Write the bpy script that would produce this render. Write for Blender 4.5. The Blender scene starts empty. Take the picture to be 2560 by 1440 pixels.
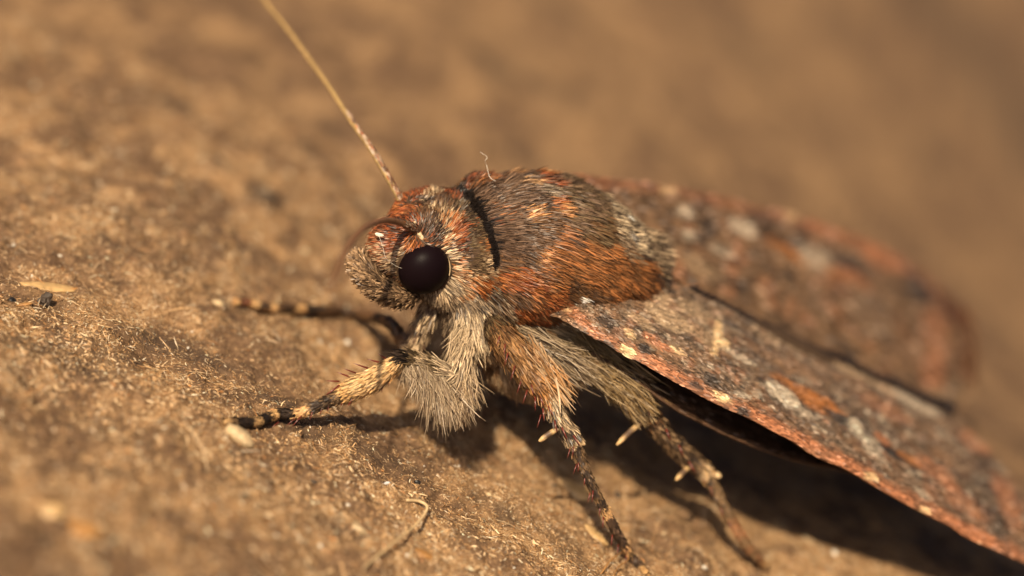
import bpy, bmesh, math
import numpy as np
from mathutils import Vector, Matrix
from mathutils.bvhtree import BVHTree

# ------------------------------------------------------------------ camera, light, exposure
# One unit is one centimetre: the moth is about 25 mm long.  X runs along the bark
# under the moth, Y away from the lens, Z up from the bark.
scene = bpy.context.scene
ROLL, PITCH, DIST, FOCAL = math.radians(26), math.radians(25), 10.4, 100.0
PX = DIST * 36.0 / FOCAL / 2560.0                      # size of one photo pixel in the focus plane
_cr, _sr, _ct, _st = math.cos(ROLL), math.sin(ROLL), math.cos(PITCH), math.sin(PITCH)
_X = np.array([_cr, -_sr, 0.0]); _Z = np.array([_sr*_ct, _cr*_ct, _st]); _Y = np.cross(_Z, _X)
CR = np.array([_X[0], _Y[0], _Z[0]]); CU = np.array([_X[1], _Y[1], _Z[1]]); CB = np.array([_X[2], _Y[2], _Z[2]])
FOC = -((700-1280)*PX*CR + (720-1035)*PX*CU)           # focus point on the optical axis
CAM = FOC + CB*DIST
cam_d = bpy.data.cameras.new('camera'); cam = bpy.data.objects.new('camera', cam_d)
scene.collection.objects.link(cam); scene.camera = cam
M = Matrix.Identity(4)
for i in range(3):
    M[i][0], M[i][1], M[i][2], M[i][3] = CR[i], CU[i], CB[i], CAM[i]
cam.matrix_world = M
cam_d.lens = FOCAL; cam_d.sensor_width = 36.0
cam_d.clip_start = 0.1; cam_d.clip_end = 500
cam_d.dof.use_dof = True; cam_d.dof.focus_distance = DIST - 0.0
cam_d.dof.aperture_fstop = 0.235                       # lens radius about 0.21 cm

TO_SUN = np.array([-0.31, -0.63, 0.70]); TO_SUN /= np.linalg.norm(TO_SUN)
sun_d = bpy.data.lights.new('sun', 'SUN'); sun = bpy.data.objects.new('sun', sun_d)
scene.collection.objects.link(sun)
sun_d.energy = 4.6; sun_d.angle = math.radians(1.2); sun_d.color = (1.0, 0.82, 0.57)
sun.rotation_euler = Vector(TO_SUN).to_track_quat('Z', 'Y').to_euler()
world = bpy.data.worlds.new('World'); scene.world = world; world.use_nodes = True
wn = world.node_tree.nodes; wl = world.node_tree.links
sky = wn.new('ShaderNodeTexSky'); sky.sky_type = 'NISHITA'; sky.sun_disc = False
sky.sun_elevation = math.asin(TO_SUN[2]); sky.sun_rotation = math.atan2(TO_SUN[0], TO_SUN[1])
sky.dust_density = 6.0; sky.air_density = 0.5; sky.ozone_density = 0.3
wn['Background'].inputs['Strength'].default_value = 0.05
wl.new(sky.outputs[0], wn['Background'].inputs['Color'])
vs = scene.view_settings
vs.view_transform = 'Standard'; vs.look = 'None'; vs.gamma = 1.0; vs.exposure = 0.6; vs.use_curve_mapping = False
scene.cycles.use_denoising = True
scene.cycles.max_bounces = 5; scene.cycles.diffuse_bounces = 3

rng = np.random.default_rng(7)

# ------------------------------------------------------------------ helpers
def nrm(v):
    v = np.asarray(v, float)
    return v/np.maximum(np.linalg.norm(v, axis=-1, keepdims=True), 1e-9)

def P(px, py, d=0.0):
    """place seen at photo pixel (px, py), d centimetres behind the plane of focus"""
    k = (DIST + d)/DIST*PX
    return CAM - CB*(DIST + d) + CR*((px-1280)*k) + CU*((720-py)*k)

def ray(px, py):
    return nrm(P(px, py, 0) - CAM)

def scr(dx, dy):
    return CR*dx - CU*dy

def _hash(ix, iy, iz, seed):
    h = (ix*374761393 + iy*668265263 + iz*2147483647 + seed*974634777) & 0xffffffff
    h = ((h ^ (h >> 13))*1274126177) & 0xffffffff
    h = ((h ^ (h >> 15))*2246822519) & 0xffffffff
    return ((h ^ (h >> 16)) & 0xffffff)/float(0xffffff)

def vnoise(p, seed=0):
    p = np.asarray(p, float); i = np.floor(p).astype(np.int64); f = p - i
    f = f*f*f*(f*(f*6-15)+10); out = 0
    for dx in (0, 1):
        for dy in (0, 1):
            for dz in (0, 1):
                w = (f[:, 0] if dx else 1-f[:, 0])*(f[:, 1] if dy else 1-f[:, 1])*(f[:, 2] if dz else 1-f[:, 2])
                out = out + w*_hash(i[:, 0]+dx, i[:, 1]+dy, i[:, 2]+dz, seed)
    return out

def fbm(p, oct=4, seed=0, gain=0.5):
    a, s, t = 1.0, 0.0, 0.0
    for o in range(oct):
        s = s + a*vnoise(np.asarray(p)*2.03**o + 17.3*o, seed+o); t += a; a *= gain
    return s/t

def smooth(a, b, x):
    t = np.clip((x-a)/(b-a), 0, 1); return t*t*(3-2*t)

def catmull(pts, n):
    pts = np.asarray(pts, float); m = len(pts)
    ext = np.vstack([2*pts[0]-pts[1], pts, 2*pts[-1]-pts[-2]])
    u = np.linspace(0, m-1, n); i = np.minimum(u.astype(int), m-2); f = (u-i)[:, None]
    a, b, c, d = ext[i], ext[i+1], ext[i+2], ext[i+3]
    return 0.5*((2*b)+(c-a)*f+(2*a-5*b+4*c-d)*f*f+(3*b-a-3*c+d)*f**3)

def frames(pts):
    T = nrm(np.gradient(pts, axis=0)); n = np.cross(T[0], [0.3, 0.2, 1.0]); n = nrm(n); N = []
    for t in T:
        n = nrm(n - t*np.dot(n, t)); N.append(n)
    N = np.array(N); return T, N, np.cross(T, N)

def make_mesh(name, verts, faces, col=None, smooth_shade=True):
    """faces: array (n,4) or (n,3), or a list of arrays of those"""
    verts = np.asarray(verts, np.float32)
    if not isinstance(faces, list): faces = [faces]
    faces = [np.asarray(f, np.int32) for f in faces if len(f)]
    me = bpy.data.meshes.new(name)
    me.vertices.add(len(verts)); me.vertices.foreach_set('co', verts.ravel())
    loops = np.concatenate([f.ravel() for f in faces]); tot = np.concatenate([np.full(len(f), f.shape[1], np.int32) for f in faces])
    me.loops.add(len(loops)); me.loops.foreach_set('vertex_index', loops)
    me.polygons.add(len(tot)); me.polygons.foreach_set('loop_start', np.concatenate([[0], np.cumsum(tot)[:-1]]).astype(np.int32))
    if smooth_shade: me.polygons.foreach_set('use_smooth', np.ones(len(tot), bool))
    me.update(calc_edges=True)
    if col is not None:
        c = np.ones((len(verts), 4), np.float32); c[:, :3] = np.clip(col, 0, 1)
        at = me.attributes.new('col', 'FLOAT_COLOR', 'POINT'); at.data.foreach_set('color', c.ravel())
    return me

def link(name, me, mat, parent=None, kind=None, loc=None):
    o = bpy.data.objects.new(name, me); scene.collection.objects.link(o)
    if me is not None and mat is not None:
        me.materials.clear(); me.materials.append(mat)
    if parent is not None: o.parent = parent
    if kind: o['kind'] = kind
    if loc is not None: o.location = loc
    return o

def tag(o, label, cat, group=None, kind=None):
    o['label'] = label; o['category'] = cat
    if group: o['group'] = group
    if kind: o['kind'] = kind
    return o

def strips(root, dire, norm, length, width, c0, c1, bend=None, nseg=3, blunt=0.35, roll=0.6):
    """flat tapering scales or hairs; returns verts, faces, colours"""
    n = len(root); dire = nrm(dire); side = nrm(np.cross(dire, norm)); nn = np.cross(side, dire)
    a = rng.normal(0, roll, n)[:, None]
    side = side*np.cos(a) + nn*np.sin(a)
    length = np.broadcast_to(length, n)[:, None]; width = np.broadcast_to(width, n)[:, None]
    if bend is None: bend = np.zeros((n, 3))
    V = np.zeros((n, (nseg+1)*2, 3)); C = np.zeros((n, (nseg+1)*2, 3))
    for k in range(nseg+1):
        t = k/nseg
        p = root + dire*length*t + bend*length*t*t
        w = width*0.5*(0.7+0.3*math.sin(math.pi*min(1, t*1.1)))*(1.0 if t < 0.6 else 1-(1-blunt)*(t-0.6)/0.4)
        V[:, 2*k] = p - side*w; V[:, 2*k+1] = p + side*w
        C[:, 2*k] = C[:, 2*k+1] = c0*(1-t)+c1*t
    base = (np.arange(n)*(nseg+1)*2)[:, None, None]
    q = np.array([[2*k, 2*k+1, 2*k+3, 2*k+2] for k in range(nseg)])[None]
    return V.reshape(-1, 3), (base+q).reshape(-1, 4), C.reshape(-1, 3)

def merge(parts):
    V, F, C, o = [], [], [], 0
    for v, f, c in parts:
        V.append(v); F.append(np.asarray(f)+o); C.append(c); o += len(v)
    return np.concatenate(V), np.concatenate(F), np.concatenate(C)

def tube(pts, rad, ns=10, cap=True):
    T, N, B = frames(pts); n = len(pts); a = np.arange(ns)*2*math.pi/ns
    V = pts[:, None] + np.asarray(rad)[:, None, None]*(N[:, None]*np.cos(a)[None, :, None] + B[:, None]*np.sin(a)[None, :, None])
    V = V.reshape(-1, 3); F = []
    for i in range(n-1):
        for j in range(ns):
            F.append([i*ns+j, i*ns+(j+1) % ns, (i+1)*ns+(j+1) % ns, (i+1)*ns+j])
    F = [np.array(F)]
    if cap:
        V = np.vstack([V, pts[0]-T[0]*rad[0]*0.5, pts[-1]+T[-1]*rad[-1]*0.5])
        F.append(np.array([[(j+1) % ns, j, n*ns] for j in range(ns)] + [[(n-1)*ns+j, (n-1)*ns+(j+1) % ns, n*ns+1] for j in range(ns)]))
    return V, F

def sample_mesh(V, F3, n):
    a, b, c = V[F3[:, 0]], V[F3[:, 1]], V[F3[:, 2]]
    cr = np.cross(b-a, c-a); ar = np.linalg.norm(cr, axis=1)
    i = rng.choice(len(F3), n, p=ar/ar.sum())
    r1 = np.sqrt(rng.random(n))[:, None]; r2 = rng.random(n)[:, None]
    return a[i]*(1-r1)+b[i]*r1*(1-r2)+c[i]*r1*r2, nrm(cr[i])

# ------------------------------------------------------------------ materials
def mat_attr(name, rough=0.5, spec=0.4, trans=0.0, noise=0.0, scale=60, bump=0.0, sheen=0.0):
    m = bpy.data.materials.new(name); m.use_nodes = True
    nt = m.node_tree; b = nt.nodes['Principled BSDF']
    at = nt.nodes.new('ShaderNodeAttribute'); at.attribute_name = 'col'
    out = at.outputs['Color']
    if noise or bump:
        g = nt.nodes.new('ShaderNodeNewGeometry'); nz = nt.nodes.new('ShaderNodeTexNoise')
        nz.inputs['Scale'].default_value = scale; nz.inputs['Detail'].default_value = 4
        nt.links.new(g.outputs['Position'], nz.inputs['Vector'])
    if noise:
        mr = nt.nodes.new('ShaderNodeMapRange'); mr.inputs['From Min'].default_value = 0.3; mr.inputs['From Max'].default_value = 0.7
        mr.inputs['To Min'].default_value = 1-noise; mr.inputs['To Max'].default_value = 1+noise
        mx = nt.nodes.new('ShaderNodeVectorMath'); mx.operation = 'SCALE'
        nt.links.new(nz.outputs[0], mr.inputs['Value']); nt.links.new(out, mx.inputs[0]); nt.links.new(mr.outputs[0], mx.inputs['Scale'])
        out = mx.outputs[0]
    nt.links.new(out, b.inputs['Base Color'])
    b.inputs['Roughness'].default_value = rough; b.inputs['Specular IOR Level'].default_value = spec
    if bump:
        bp = nt.nodes.new('ShaderNodeBump'); bp.inputs['Strength'].default_value = bump; bp.inputs['Distance'].default_value = 0.01
        nt.links.new(nz.outputs[0], bp.inputs['Height']); nt.links.new(bp.outputs[0], b.inputs['Normal'])
    if trans:
        tr = nt.nodes.new('ShaderNodeBsdfTranslucent'); mix = nt.nodes.new('ShaderNodeMixShader'); mix.inputs[0].default_value = trans
        nt.links.new(out, tr.inputs['Color']); nt.links.new(b.outputs[0], mix.inputs[1]); nt.links.new(tr.outputs[0], mix.inputs[2])
        nt.links.new(mix.outputs[0], nt.nodes['Material Output'].inputs['Surface'])
    return m

def mat_plain(name, col, rough=0.5, spec=0.4, noise=0.25, scale=40, bump=0.3):
    m = bpy.data.materials.new(name); m.use_nodes = True
    nt = m.node_tree; b = nt.nodes['Principled BSDF']
    tc = nt.nodes.new('ShaderNodeTexCoord'); nz = nt.nodes.new('ShaderNodeTexNoise')
    nz.inputs['Scale'].default_value = scale; nz.inputs['Detail'].default_value = 5
    nt.links.new(tc.outputs['Object'], nz.inputs['Vector'])
    cr = nt.nodes.new('ShaderNodeValToRGB')
    cr.color_ramp.elements[0].position = 0.3; cr.color_ramp.elements[1].position = 0.7
    cr.color_ramp.elements[0].color = [c*(1-noise) for c in col]+[1]; cr.color_ramp.elements[1].color = [min(1, c*(1+noise)) for c in col]+[1]
    nt.links.new(nz.outputs[0], cr.inputs[0]); nt.links.new(cr.outputs[0], b.inputs['Base Color'])
    b.inputs['Roughness'].default_value = rough; b.inputs['Specular IOR Level'].default_value = spec
    if bump:
        bp = nt.nodes.new('ShaderNodeBump'); bp.inputs['Strength'].default_value = bump; bp.inputs['Distance'].default_value = 0.01
        nt.links.new(nz.outputs[0], bp.inputs['Height']); nt.links.new(bp.outputs[0], b.inputs['Normal'])
    return m

M_FUR = mat_attr('moth_hair', 0.40, 0.32, trans=0.10)
M_SKIN = mat_plain('moth_skin', (0.05, 0.03, 0.018), 0.7, 0.15); M_BODY = mat_attr('body_skin', 0.7, 0.15, noise=.3, scale=60)
M_WING = mat_attr('wing_membrane', 0.6, 0.25, noise=0.35, scale=70, bump=0.5)
M_SCALE = mat_attr('wing_scale', 0.45, 0.4, trans=0.08)
M_LEG = mat_attr('leg_cuticle', 0.5, 0.4, noise=0.3, scale=80, bump=0.4)
M_SPINE = mat_plain('red_spine', (0.12, 0.018, 0.010), 0.3, 0.5, 0.3, 30, 0)
M_ANT = mat_attr('antenna_shaft', 0.45, 0.4, noise=0.3, scale=60, bump=0.3)
M_FIB = mat_attr('plant_fibre', 0.5, 0.4, trans=0.1)

M_EYE = bpy.data.materials.new('eye_dark'); M_EYE.use_nodes = True
b = M_EYE.node_tree.nodes['Principled BSDF']
_nt = M_EYE.node_tree; _v = _nt.nodes.new('ShaderNodeTexVoronoi'); _v.inputs['Scale'].default_value = 220
_bp = _nt.nodes.new('ShaderNodeBump'); _bp.inputs['Strength'].default_value = 0.15; _bp.inputs['Distance'].default_value = 0.002
_g = _nt.nodes.new('ShaderNodeNewGeometry'); _nt.links.new(_g.outputs['Position'], _v.inputs['Vector'])
_nt.links.new(_v.outputs[0], _bp.inputs['Height']); _nt.links.new(_bp.outputs[0], b.inputs['Normal'])
b.inputs['Base Color'].default_value = (0.0065, 0.0032, 0.0042, 1); b.inputs['Roughness'].default_value = 0.42; b.inputs['Specular IOR Level'].default_value = 0.05

# ------------------------------------------------------------------ ground
# dark patches in the bark colour: stains, and painted shade at the top right
def ground_base(x, y):
    h = -0.045*x*x/(1+0.03*x*x) - 0.006*np.maximum(y-1.0, 0)**2/(1+0.02*np.maximum(y-1, 0)**2)
    q_ = (x*0.6+y*0.8-3.2)/0.6; h = h - 0.055*np.logaddexp(0, np.clip(q_, -30, 30))
    h = h + 0.17*np.clip(x-1.15, 0, 2.6)**1.5*(1-smooth(1.2, 5.0, y))
    return h

def ground_h(x, y):
    x = np.asarray(x, float); y = np.asarray(y, float); sh = x.shape; x = x.ravel(); y = y.ravel()
    z0 = np.zeros_like(x)
    h = ground_base(x, y)
    q = np.stack([x, y, z0], 1)
    w = 1/(1+0.02*(x*x+y*y))
    h = h + (fbm(q*1.1+3.1, 3, 11)-0.5)*0.22*w
    h = h + (fbm(q*4.2, 3, 21)-0.5)*0.085*w
    h = h + (fbm(q*15.0, 3, 31)-0.5)*0.046*w
    h = h + (fbm(q*48.0, 2, 41)-0.5)*0.016*w
    return h.reshape(sh)

def ground_hit(px, py):
    """where the line of sight through a photo pixel meets the ground"""
    r = ray(px, py); t0, t1 = 6.0, 60.0
    ts = np.linspace(t0, t1, 4000); p = CAM + ts[:, None]*r
    below = p[:, 2] < ground_h(p[:, 0], p[:, 1])
    i = int(np.argmax(below)) if below.any() else len(ts)-1
    lo, hi = ts[max(i-1, 0)], ts[i]
    for _ in range(18):
        m = (lo+hi)/2; q = CAM+m*r
        if q[2] < ground_h(np.array([q[0]]), np.array([q[1]]))[0]: hi = m
        else: lo = m
    return CAM + hi*r

def ground_n(p):
    e = 0.01
    x = np.array([p[0]+e, p[0]-e, p[0], p[0]]); y = np.array([p[1], p[1], p[1]+e, p[1]-e]); h = ground_h(x, y)
    return nrm(np.array([-(h[0]-h[1])/(2*e), -(h[2]-h[3])/(2*e), 1.0]))

def felt_mask(x, y):
    q = np.stack([x, y, 0*x], 1)
    m = fbm(q*2.3+7.7, 4, 51)*0.55 + fbm(q*9.0, 3, 61)*0.45
    return smooth(0.42, 0.56, m)

STAINS_SHADE = [  # px, py, rx, ry (px), strength of dark brown: stains, plus painted shade top right
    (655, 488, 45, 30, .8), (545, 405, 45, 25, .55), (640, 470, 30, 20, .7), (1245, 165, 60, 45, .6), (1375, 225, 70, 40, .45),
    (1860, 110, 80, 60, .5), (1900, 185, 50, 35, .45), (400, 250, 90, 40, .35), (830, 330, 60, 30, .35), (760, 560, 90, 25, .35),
    (2400, 60, 220, 130, .6), (2520, 260, 130, 160, .6), (2080, 30, 120, 50, .3), (1380, 10, 60, 30, .5), (2330, 400, 70, 60, .4), (1290, 380, 60, 25, .4), (2100, 330, 120, 50, .25), (560, 600, 80, 25, .3), (250, 590, 90, 20, .35), (60, 860, 90, 35, .55), (230, 900, 120, 22, .5),  # the large top-right patches put the fading light into the bark colour
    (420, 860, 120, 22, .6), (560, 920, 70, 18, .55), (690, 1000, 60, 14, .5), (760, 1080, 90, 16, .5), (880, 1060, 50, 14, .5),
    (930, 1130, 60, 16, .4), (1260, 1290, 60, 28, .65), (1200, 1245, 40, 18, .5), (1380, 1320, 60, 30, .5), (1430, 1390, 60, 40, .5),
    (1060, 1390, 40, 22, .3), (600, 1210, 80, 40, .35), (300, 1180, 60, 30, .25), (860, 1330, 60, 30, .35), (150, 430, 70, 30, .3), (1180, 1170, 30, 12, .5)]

xs = np.concatenate([-2.0-np.geomspace(0.03, 70, 26)[::-1], np.linspace(-2.0, 3.6, 440), 3.6+np.geomspace(0.03, 70, 30)])
ys = np.concatenate([-1.4-np.geomspace(0.03, 40, 22)[::-1], np.linspace(-1.4, 1.5, 270), 1.5+np.geomspace(0.015, 5.0, 110), 6.6+np.geomspace(0.1, 80, 24)])
gx, gy = np.meshgrid(xs, ys); gz = ground_h(gx, gy)
GV = np.stack([gx, gy, gz], -1).reshape(-1, 3); nx_, ny_ = len(xs), len(ys)
ii = (np.arange(ny_-1)[:, None]*nx_ + np.arange(nx_-1)[None]).ravel()
GF = np.stack([ii, ii+1, ii+nx_+1, ii+nx_], 1)
stain_shade = np.zeros(len(GV)); stain_shade_pos = []
for (px, py, rx, ry, s) in STAINS_SHADE:
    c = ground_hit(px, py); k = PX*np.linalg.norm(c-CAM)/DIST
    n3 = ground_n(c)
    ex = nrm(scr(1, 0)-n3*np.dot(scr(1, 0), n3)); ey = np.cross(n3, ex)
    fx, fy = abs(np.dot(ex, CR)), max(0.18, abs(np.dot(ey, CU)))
    stain_shade_pos.append((c, ex, ey, rx*k/fx, ry*k/fy, s))
def stain_shade_at(Q):
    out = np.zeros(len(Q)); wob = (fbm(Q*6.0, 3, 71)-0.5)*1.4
    for c, ex, ey, rx, ry, s in stain_shade_pos:
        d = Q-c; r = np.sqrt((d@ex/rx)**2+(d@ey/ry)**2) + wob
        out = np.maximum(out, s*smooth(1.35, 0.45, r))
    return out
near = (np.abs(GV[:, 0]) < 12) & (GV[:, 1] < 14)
stain_shade[near] = stain_shade_at(GV[near])
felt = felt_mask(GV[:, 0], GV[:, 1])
gme = make_mesh('ground', GV, GF, np.stack([felt, stain_shade, 0*felt], 1))
M_GROUND = bpy.data.materials.new('fibrous_bark'); M_GROUND.use_nodes = True
nt = M_GROUND.node_tree; N = nt.nodes; L = nt.links; b = N['Principled BSDF']
at = N.new('ShaderNodeAttribute'); at.attribute_name = 'col'; sep = N.new('ShaderNodeSeparateColor'); L.new(at.outputs['Color'], sep.inputs[0])
g = N.new('ShaderNodeNewGeometry')
def noise_node(scale, detail=5, rough=0.6, dist=0.0):
    n = N.new('ShaderNodeTexNoise'); n.inputs['Scale'].default_value = scale; n.inputs['Detail'].default_value = detail
    n.inputs['Roughness'].default_value = rough; n.inputs['Distortion'].default_value = dist
    L.new(g.outputs['Position'], n.inputs['Vector']); return n
def ramp(src, stops):
    r = N.new('ShaderNodeValToRGB'); e = r.color_ramp.elements
    while len(e) < len(stops): e.new(0.5)
    for k, (p, c) in enumerate(stops): e[k].position = p; e[k].color = list(c)+[1]
    L.new(src, r.inputs[0]); return r
def mixc(f, a, c, mode='MIX'):
    m = N.new('ShaderNodeMix'); m.data_type = 'RGBA'; m.blend_type = mode
    for s, v in ((m.inputs['Factor'], f), (m.inputs['A'], a), (m.inputs['B'], c)):
        if hasattr(v, 'links'): L.new(v, s)
        elif isinstance(v, (int, float)): s.default_value = v
        else: s.default_value = list(v)+[1]
    return m.outputs['Result']
n1 = noise_node(5.5, 6, 0.62, 0.4); n2 = noise_node(24, 8, 0.78, 0.6); n3_ = noise_node(150, 3, 0.7); n4 = noise_node(1.4, 4, 0.55)
bare = ramp(n2.outputs[0], [(0.30, (0.056, 0.033, 0.021)), (0.5, (0.175, 0.102, 0.056)), (0.70, (0.34, 0.212, 0.122))])
fel = ramp(n2.outputs[0], [(0.28, (0.100, 0.057, 0.030)), (0.48, (0.285, 0.168, 0.084)), (0.70, (0.54, 0.36, 0.20))])
c1 = mixc(sep.outputs[0], bare.outputs[0], fel.outputs[0])
tone = ramp(n1.outputs[0], [(0.3, (0.72, 0.69, 0.66)), (0.5, (0.97, 0.96, 0.94)), (0.7, (1.15, 1.13, 1.08))])
c2 = mixc(0.8, c1, tone.outputs[0], 'MULTIPLY')
warm = ramp(n4.outputs[0], [(0.35, (0.90, 0.88, 0.86)), (0.65, (1.08, 1.06, 1.03))])
c3 = mixc(0.8, c2, warm.outputs[0], 'MULTIPLY')
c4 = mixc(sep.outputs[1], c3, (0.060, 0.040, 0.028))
speck = ramp(n3_.outputs[0], [(0.66, (0, 0, 0)), (0.72, (1, 1, 1))])
c5 = mixc(speck.outputs[0], c4, (0.50, 0.37, 0.23))
L.new(c5, b.inputs['Base Color']); b.inputs['Roughness'].default_value = 0.75; b.inputs['Specular IOR Level'].default_value = 0.25
bp = N.new('ShaderNodeBump'); bp.inputs['Strength'].default_value = 1.0; bp.inputs['Distance'].default_value = 0.02
L.new(n2.outputs[0], bp.inputs['Height']); bp2 = N.new('ShaderNodeBump'); bp2.inputs['Strength'].default_value = 0.6; bp2.inputs['Distance'].default_value = 0.004
L.new(n3_.outputs[0], bp2.inputs['Height']); L.new(bp.outputs[0], bp2.inputs['Normal']); L.new(bp2.outputs[0], b.inputs['Normal'])
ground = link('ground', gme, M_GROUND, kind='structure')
ground['label'] = 'rough brown bark matted with fine tan plant fibres'

# fine plant fibres matted over the bark
def fibres(n, x0, x1, y0, y1, lmin, lmax, w, keep=0.06):
    x = rng.uniform(x0, x1, n); y = rng.uniform(y0, y1, n)
    f = felt_mask(x, y); q = np.stack([x, y, 0*x], 1)
    cl = smooth(0.35, 0.65, fbm(q*22, 2, 91))
    st = stain_shade_at(np.stack([x, y, ground_base(x, y)], 1))
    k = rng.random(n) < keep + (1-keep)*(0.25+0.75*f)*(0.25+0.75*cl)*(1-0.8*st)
    x, y, f = x[k], y[k], f[k]; m = len(x)
    z = ground_h(x, y) + 0.0015
    e = 0.012
    dzx = (ground_h(x+e, y)-ground_h(x-e, y))/(2*e); dzy = (ground_h(x, y+e)-ground_h(x, y-e))/(2*e)
    nn = nrm(np.stack([-dzx, -dzy, 1+0*x], 1))
    a = rng.uniform(0, 2*math.pi, m); d = np.stack([np.cos(a), np.sin(a), 0*a], 1)
    d = nrm(d - nn*np.sum(d*nn, 1, keepdims=True)) + nn*np.abs(rng.normal(0.06, 0.16, m))[:, None]
    bend = np.cross(nn, d)*rng.normal(0, 0.35, m)[:, None] - nn*0.12
    ln = rng.uniform(lmin, lmax, m)*rng.uniform(0.5, 1.3, m)
    pal = np.array([(0.48, 0.32, 0.17), (0.38, 0.235, 0.115), (0.27, 0.155, 0.072), (0.58, 0.44, 0.28), (0.13, 0.075, 0.04), (0.42, 0.20, 0.07), (0.70, 0.60, 0.46)])
    c = pal[rng.choice(7, m, p=[.28, .22, .14, .18, .08, .03, .07])]*rng.uniform(0.6, 1.3, m)[:, None]
    c = np.minimum(c*np.array((1.08, 1.02, .95)), .8)
    return strips(np.stack([x, y, z], 1), d, nn, ln, w*rng.uniform(0.6, 1.5, m), c, c*0.95, bend, 2, 0.6, 0.8)
v, f, c = merge([fibres(330000, -1.9, 2.4, -0.6, 1.0, 0.006, 0.020, 0.0021),
                 fibres(8000, -1.9, 2.4, -0.75, 1.15, 0.03, 0.06, 0.0022),
                 fibres(500, -1.9, 2.3, -0.9, 1.3, 0.08, 0.18, 0.0030, 0.3),
                 fibres(90000, -1.9, 2.0, -1.7, 0.0, 0.010, 0.028, 0.0048, .10),
                 fibres(40000, -2.2, 1.2, .6, 2.4, 0.012, 0.03, 0.0050)])
fib = tag(link('plant_fibres', make_mesh('plant_fibres', v, f, c, False), M_FIB, kind='stuff'),
          'mat of fine tan plant fibres strewn over the bark', 'fibres', kind='stuff')

# ------------------------------------------------------------------ the moth
YAW, TIP = math.radians(27), math.radians(8)
A = np.array([math.cos(YAW)*math.cos(TIP), math.sin(YAW)*math.cos(TIP), -math.sin(TIP)])     # towards the tail
LAT = np.array([math.sin(YAW), -math.cos(YAW), 0.0])                                          # towards the near side
TOP = np.cross(LAT, A); TOP = TOP if TOP[2] > 0 else -TOP
CEN = P(1385, 640, 0.32)
BASE = np.array([CEN[0], CEN[1], ground_h(CEN[:1], CEN[1:2])[0]])
moth = tag(link('moth', None, None, loc=BASE), 'furry brown and rust noctuid moth standing on the bark with wings spread back', 'moth')

def put(name, verts, faces, mat, parent=moth, col=None, kind=None, sm=True):
    return link(name, make_mesh(name, np.asarray(verts)-BASE, faces, col, sm), mat, parent, kind)

def ellipsoid(bm, c, ra, rl, rt, ax=(A, LAT, TOP)):
    m = Matrix.Identity(4)
    for i in range(3):
        m[i][0], m[i][1], m[i][2], m[i][3] = ax[0][i]*ra, ax[1][i]*rl, ax[2][i]*rt, c[i]
    bmesh.ops.create_uvsphere(bm, u_segments=28, v_segments=18, radius=1.0, matrix=m)

bm = bmesh.new()
HEAD = P(1043, 625, 0.13)
ellipsoid(bm, CEN, 0.41, 0.325, 0.29)                                       # thorax
ellipsoid(bm, CEN - A*0.12 + LAT*0.10 - TOP*0.03, 0.27, 0.24, 0.235)            # near shoulder
ellipsoid(bm, CEN - A*0.12 - LAT*0.10 - TOP*0.03, 0.27, 0.24, 0.235)            # far shoulder
ellipsoid(bm, P(1168, 575, 0.22), 0.10, 0.235, 0.215)                         # collar
ellipsoid(bm, HEAD, 0.14, 0.155, 0.165); ellipsoid(bm, P(1050, 548, .20), 0.10, 0.14, 0.085); ellipsoid(bm, P(1100, 545, .22), 0.11, 0.15, 0.10); ellipsoid(bm, P(975, 600, .15), 0.07, 0.12, 0.09)                                     # head
ellipsoid(bm, HEAD - A*0.085 - TOP*0.035, 0.10, 0.11, 0.10)                   # face
ellipsoid(bm, P(1122, 615, 0.18), 0.11, 0.175, 0.165); ellipsoid(bm, P(1120, 690, 0.17), 0.12, 0.13, 0.13)                           # neck
ellipsoid(bm, P(1215, 790, 0.24), 0.16, 0.17, 0.17)                           # breast
ellipsoid(bm, P(1330, 880, 0.36), 0.22, 0.18, 0.17)                           # belly
ellipsoid(bm, CEN + A*0.95 - TOP*0.10, 0.80, 0.22, 0.17)                      # abdomen
ellipsoid(bm, CEN + A*0.30 + TOP*0.09, 0.14, 0.12, 0.14)                      # crest at the back
tmp = bpy.data.meshes.new('tmp'); bm.to_mesh(tmp); bm.free()
to = bpy.data.objects.new('tmp', tmp); scene.collection.objects.link(to)
md = to.modifiers.new('r', 'REMESH'); md.mode = 'VOXEL'; md.voxel_size = 0.022
ms = to.modifiers.new('s', 'SMOOTH'); ms.iterations = 7; ms.factor = 0.5
dg = bpy.context.evaluated_depsgraph_get(); ev = to.evaluated_get(dg); em = ev.to_mesh()
BV = np.zeros(len(em.vertices)*3, np.float32); em.vertices.foreach_get('co', BV); BV = BV.reshape(-1, 3).astype(float)
em.calc_loop_triangles(); BT = np.zeros(len(em.loop_triangles)*3, np.int32); em.loop_triangles.foreach_get('vertices', BT); BT = BT.reshape(-1, 3)
ev.to_mesh_clear(); bpy.data.objects.remove(to); bpy.data.meshes.remove(tmp)
bvh = BVHTree.FromPolygons([tuple(v) for v in BV], [tuple(int(k) for k in t) for t in BT])

def on_body(px, py):
    h = bvh.ray_cast(Vector(CAM), Vector(ray(px, py)))
    if h[0] is None:
        q = P(px, py, 0.2); h = bvh.find_nearest(Vector(q))
    return np.array(h[0]), np.array(h[1])

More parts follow.
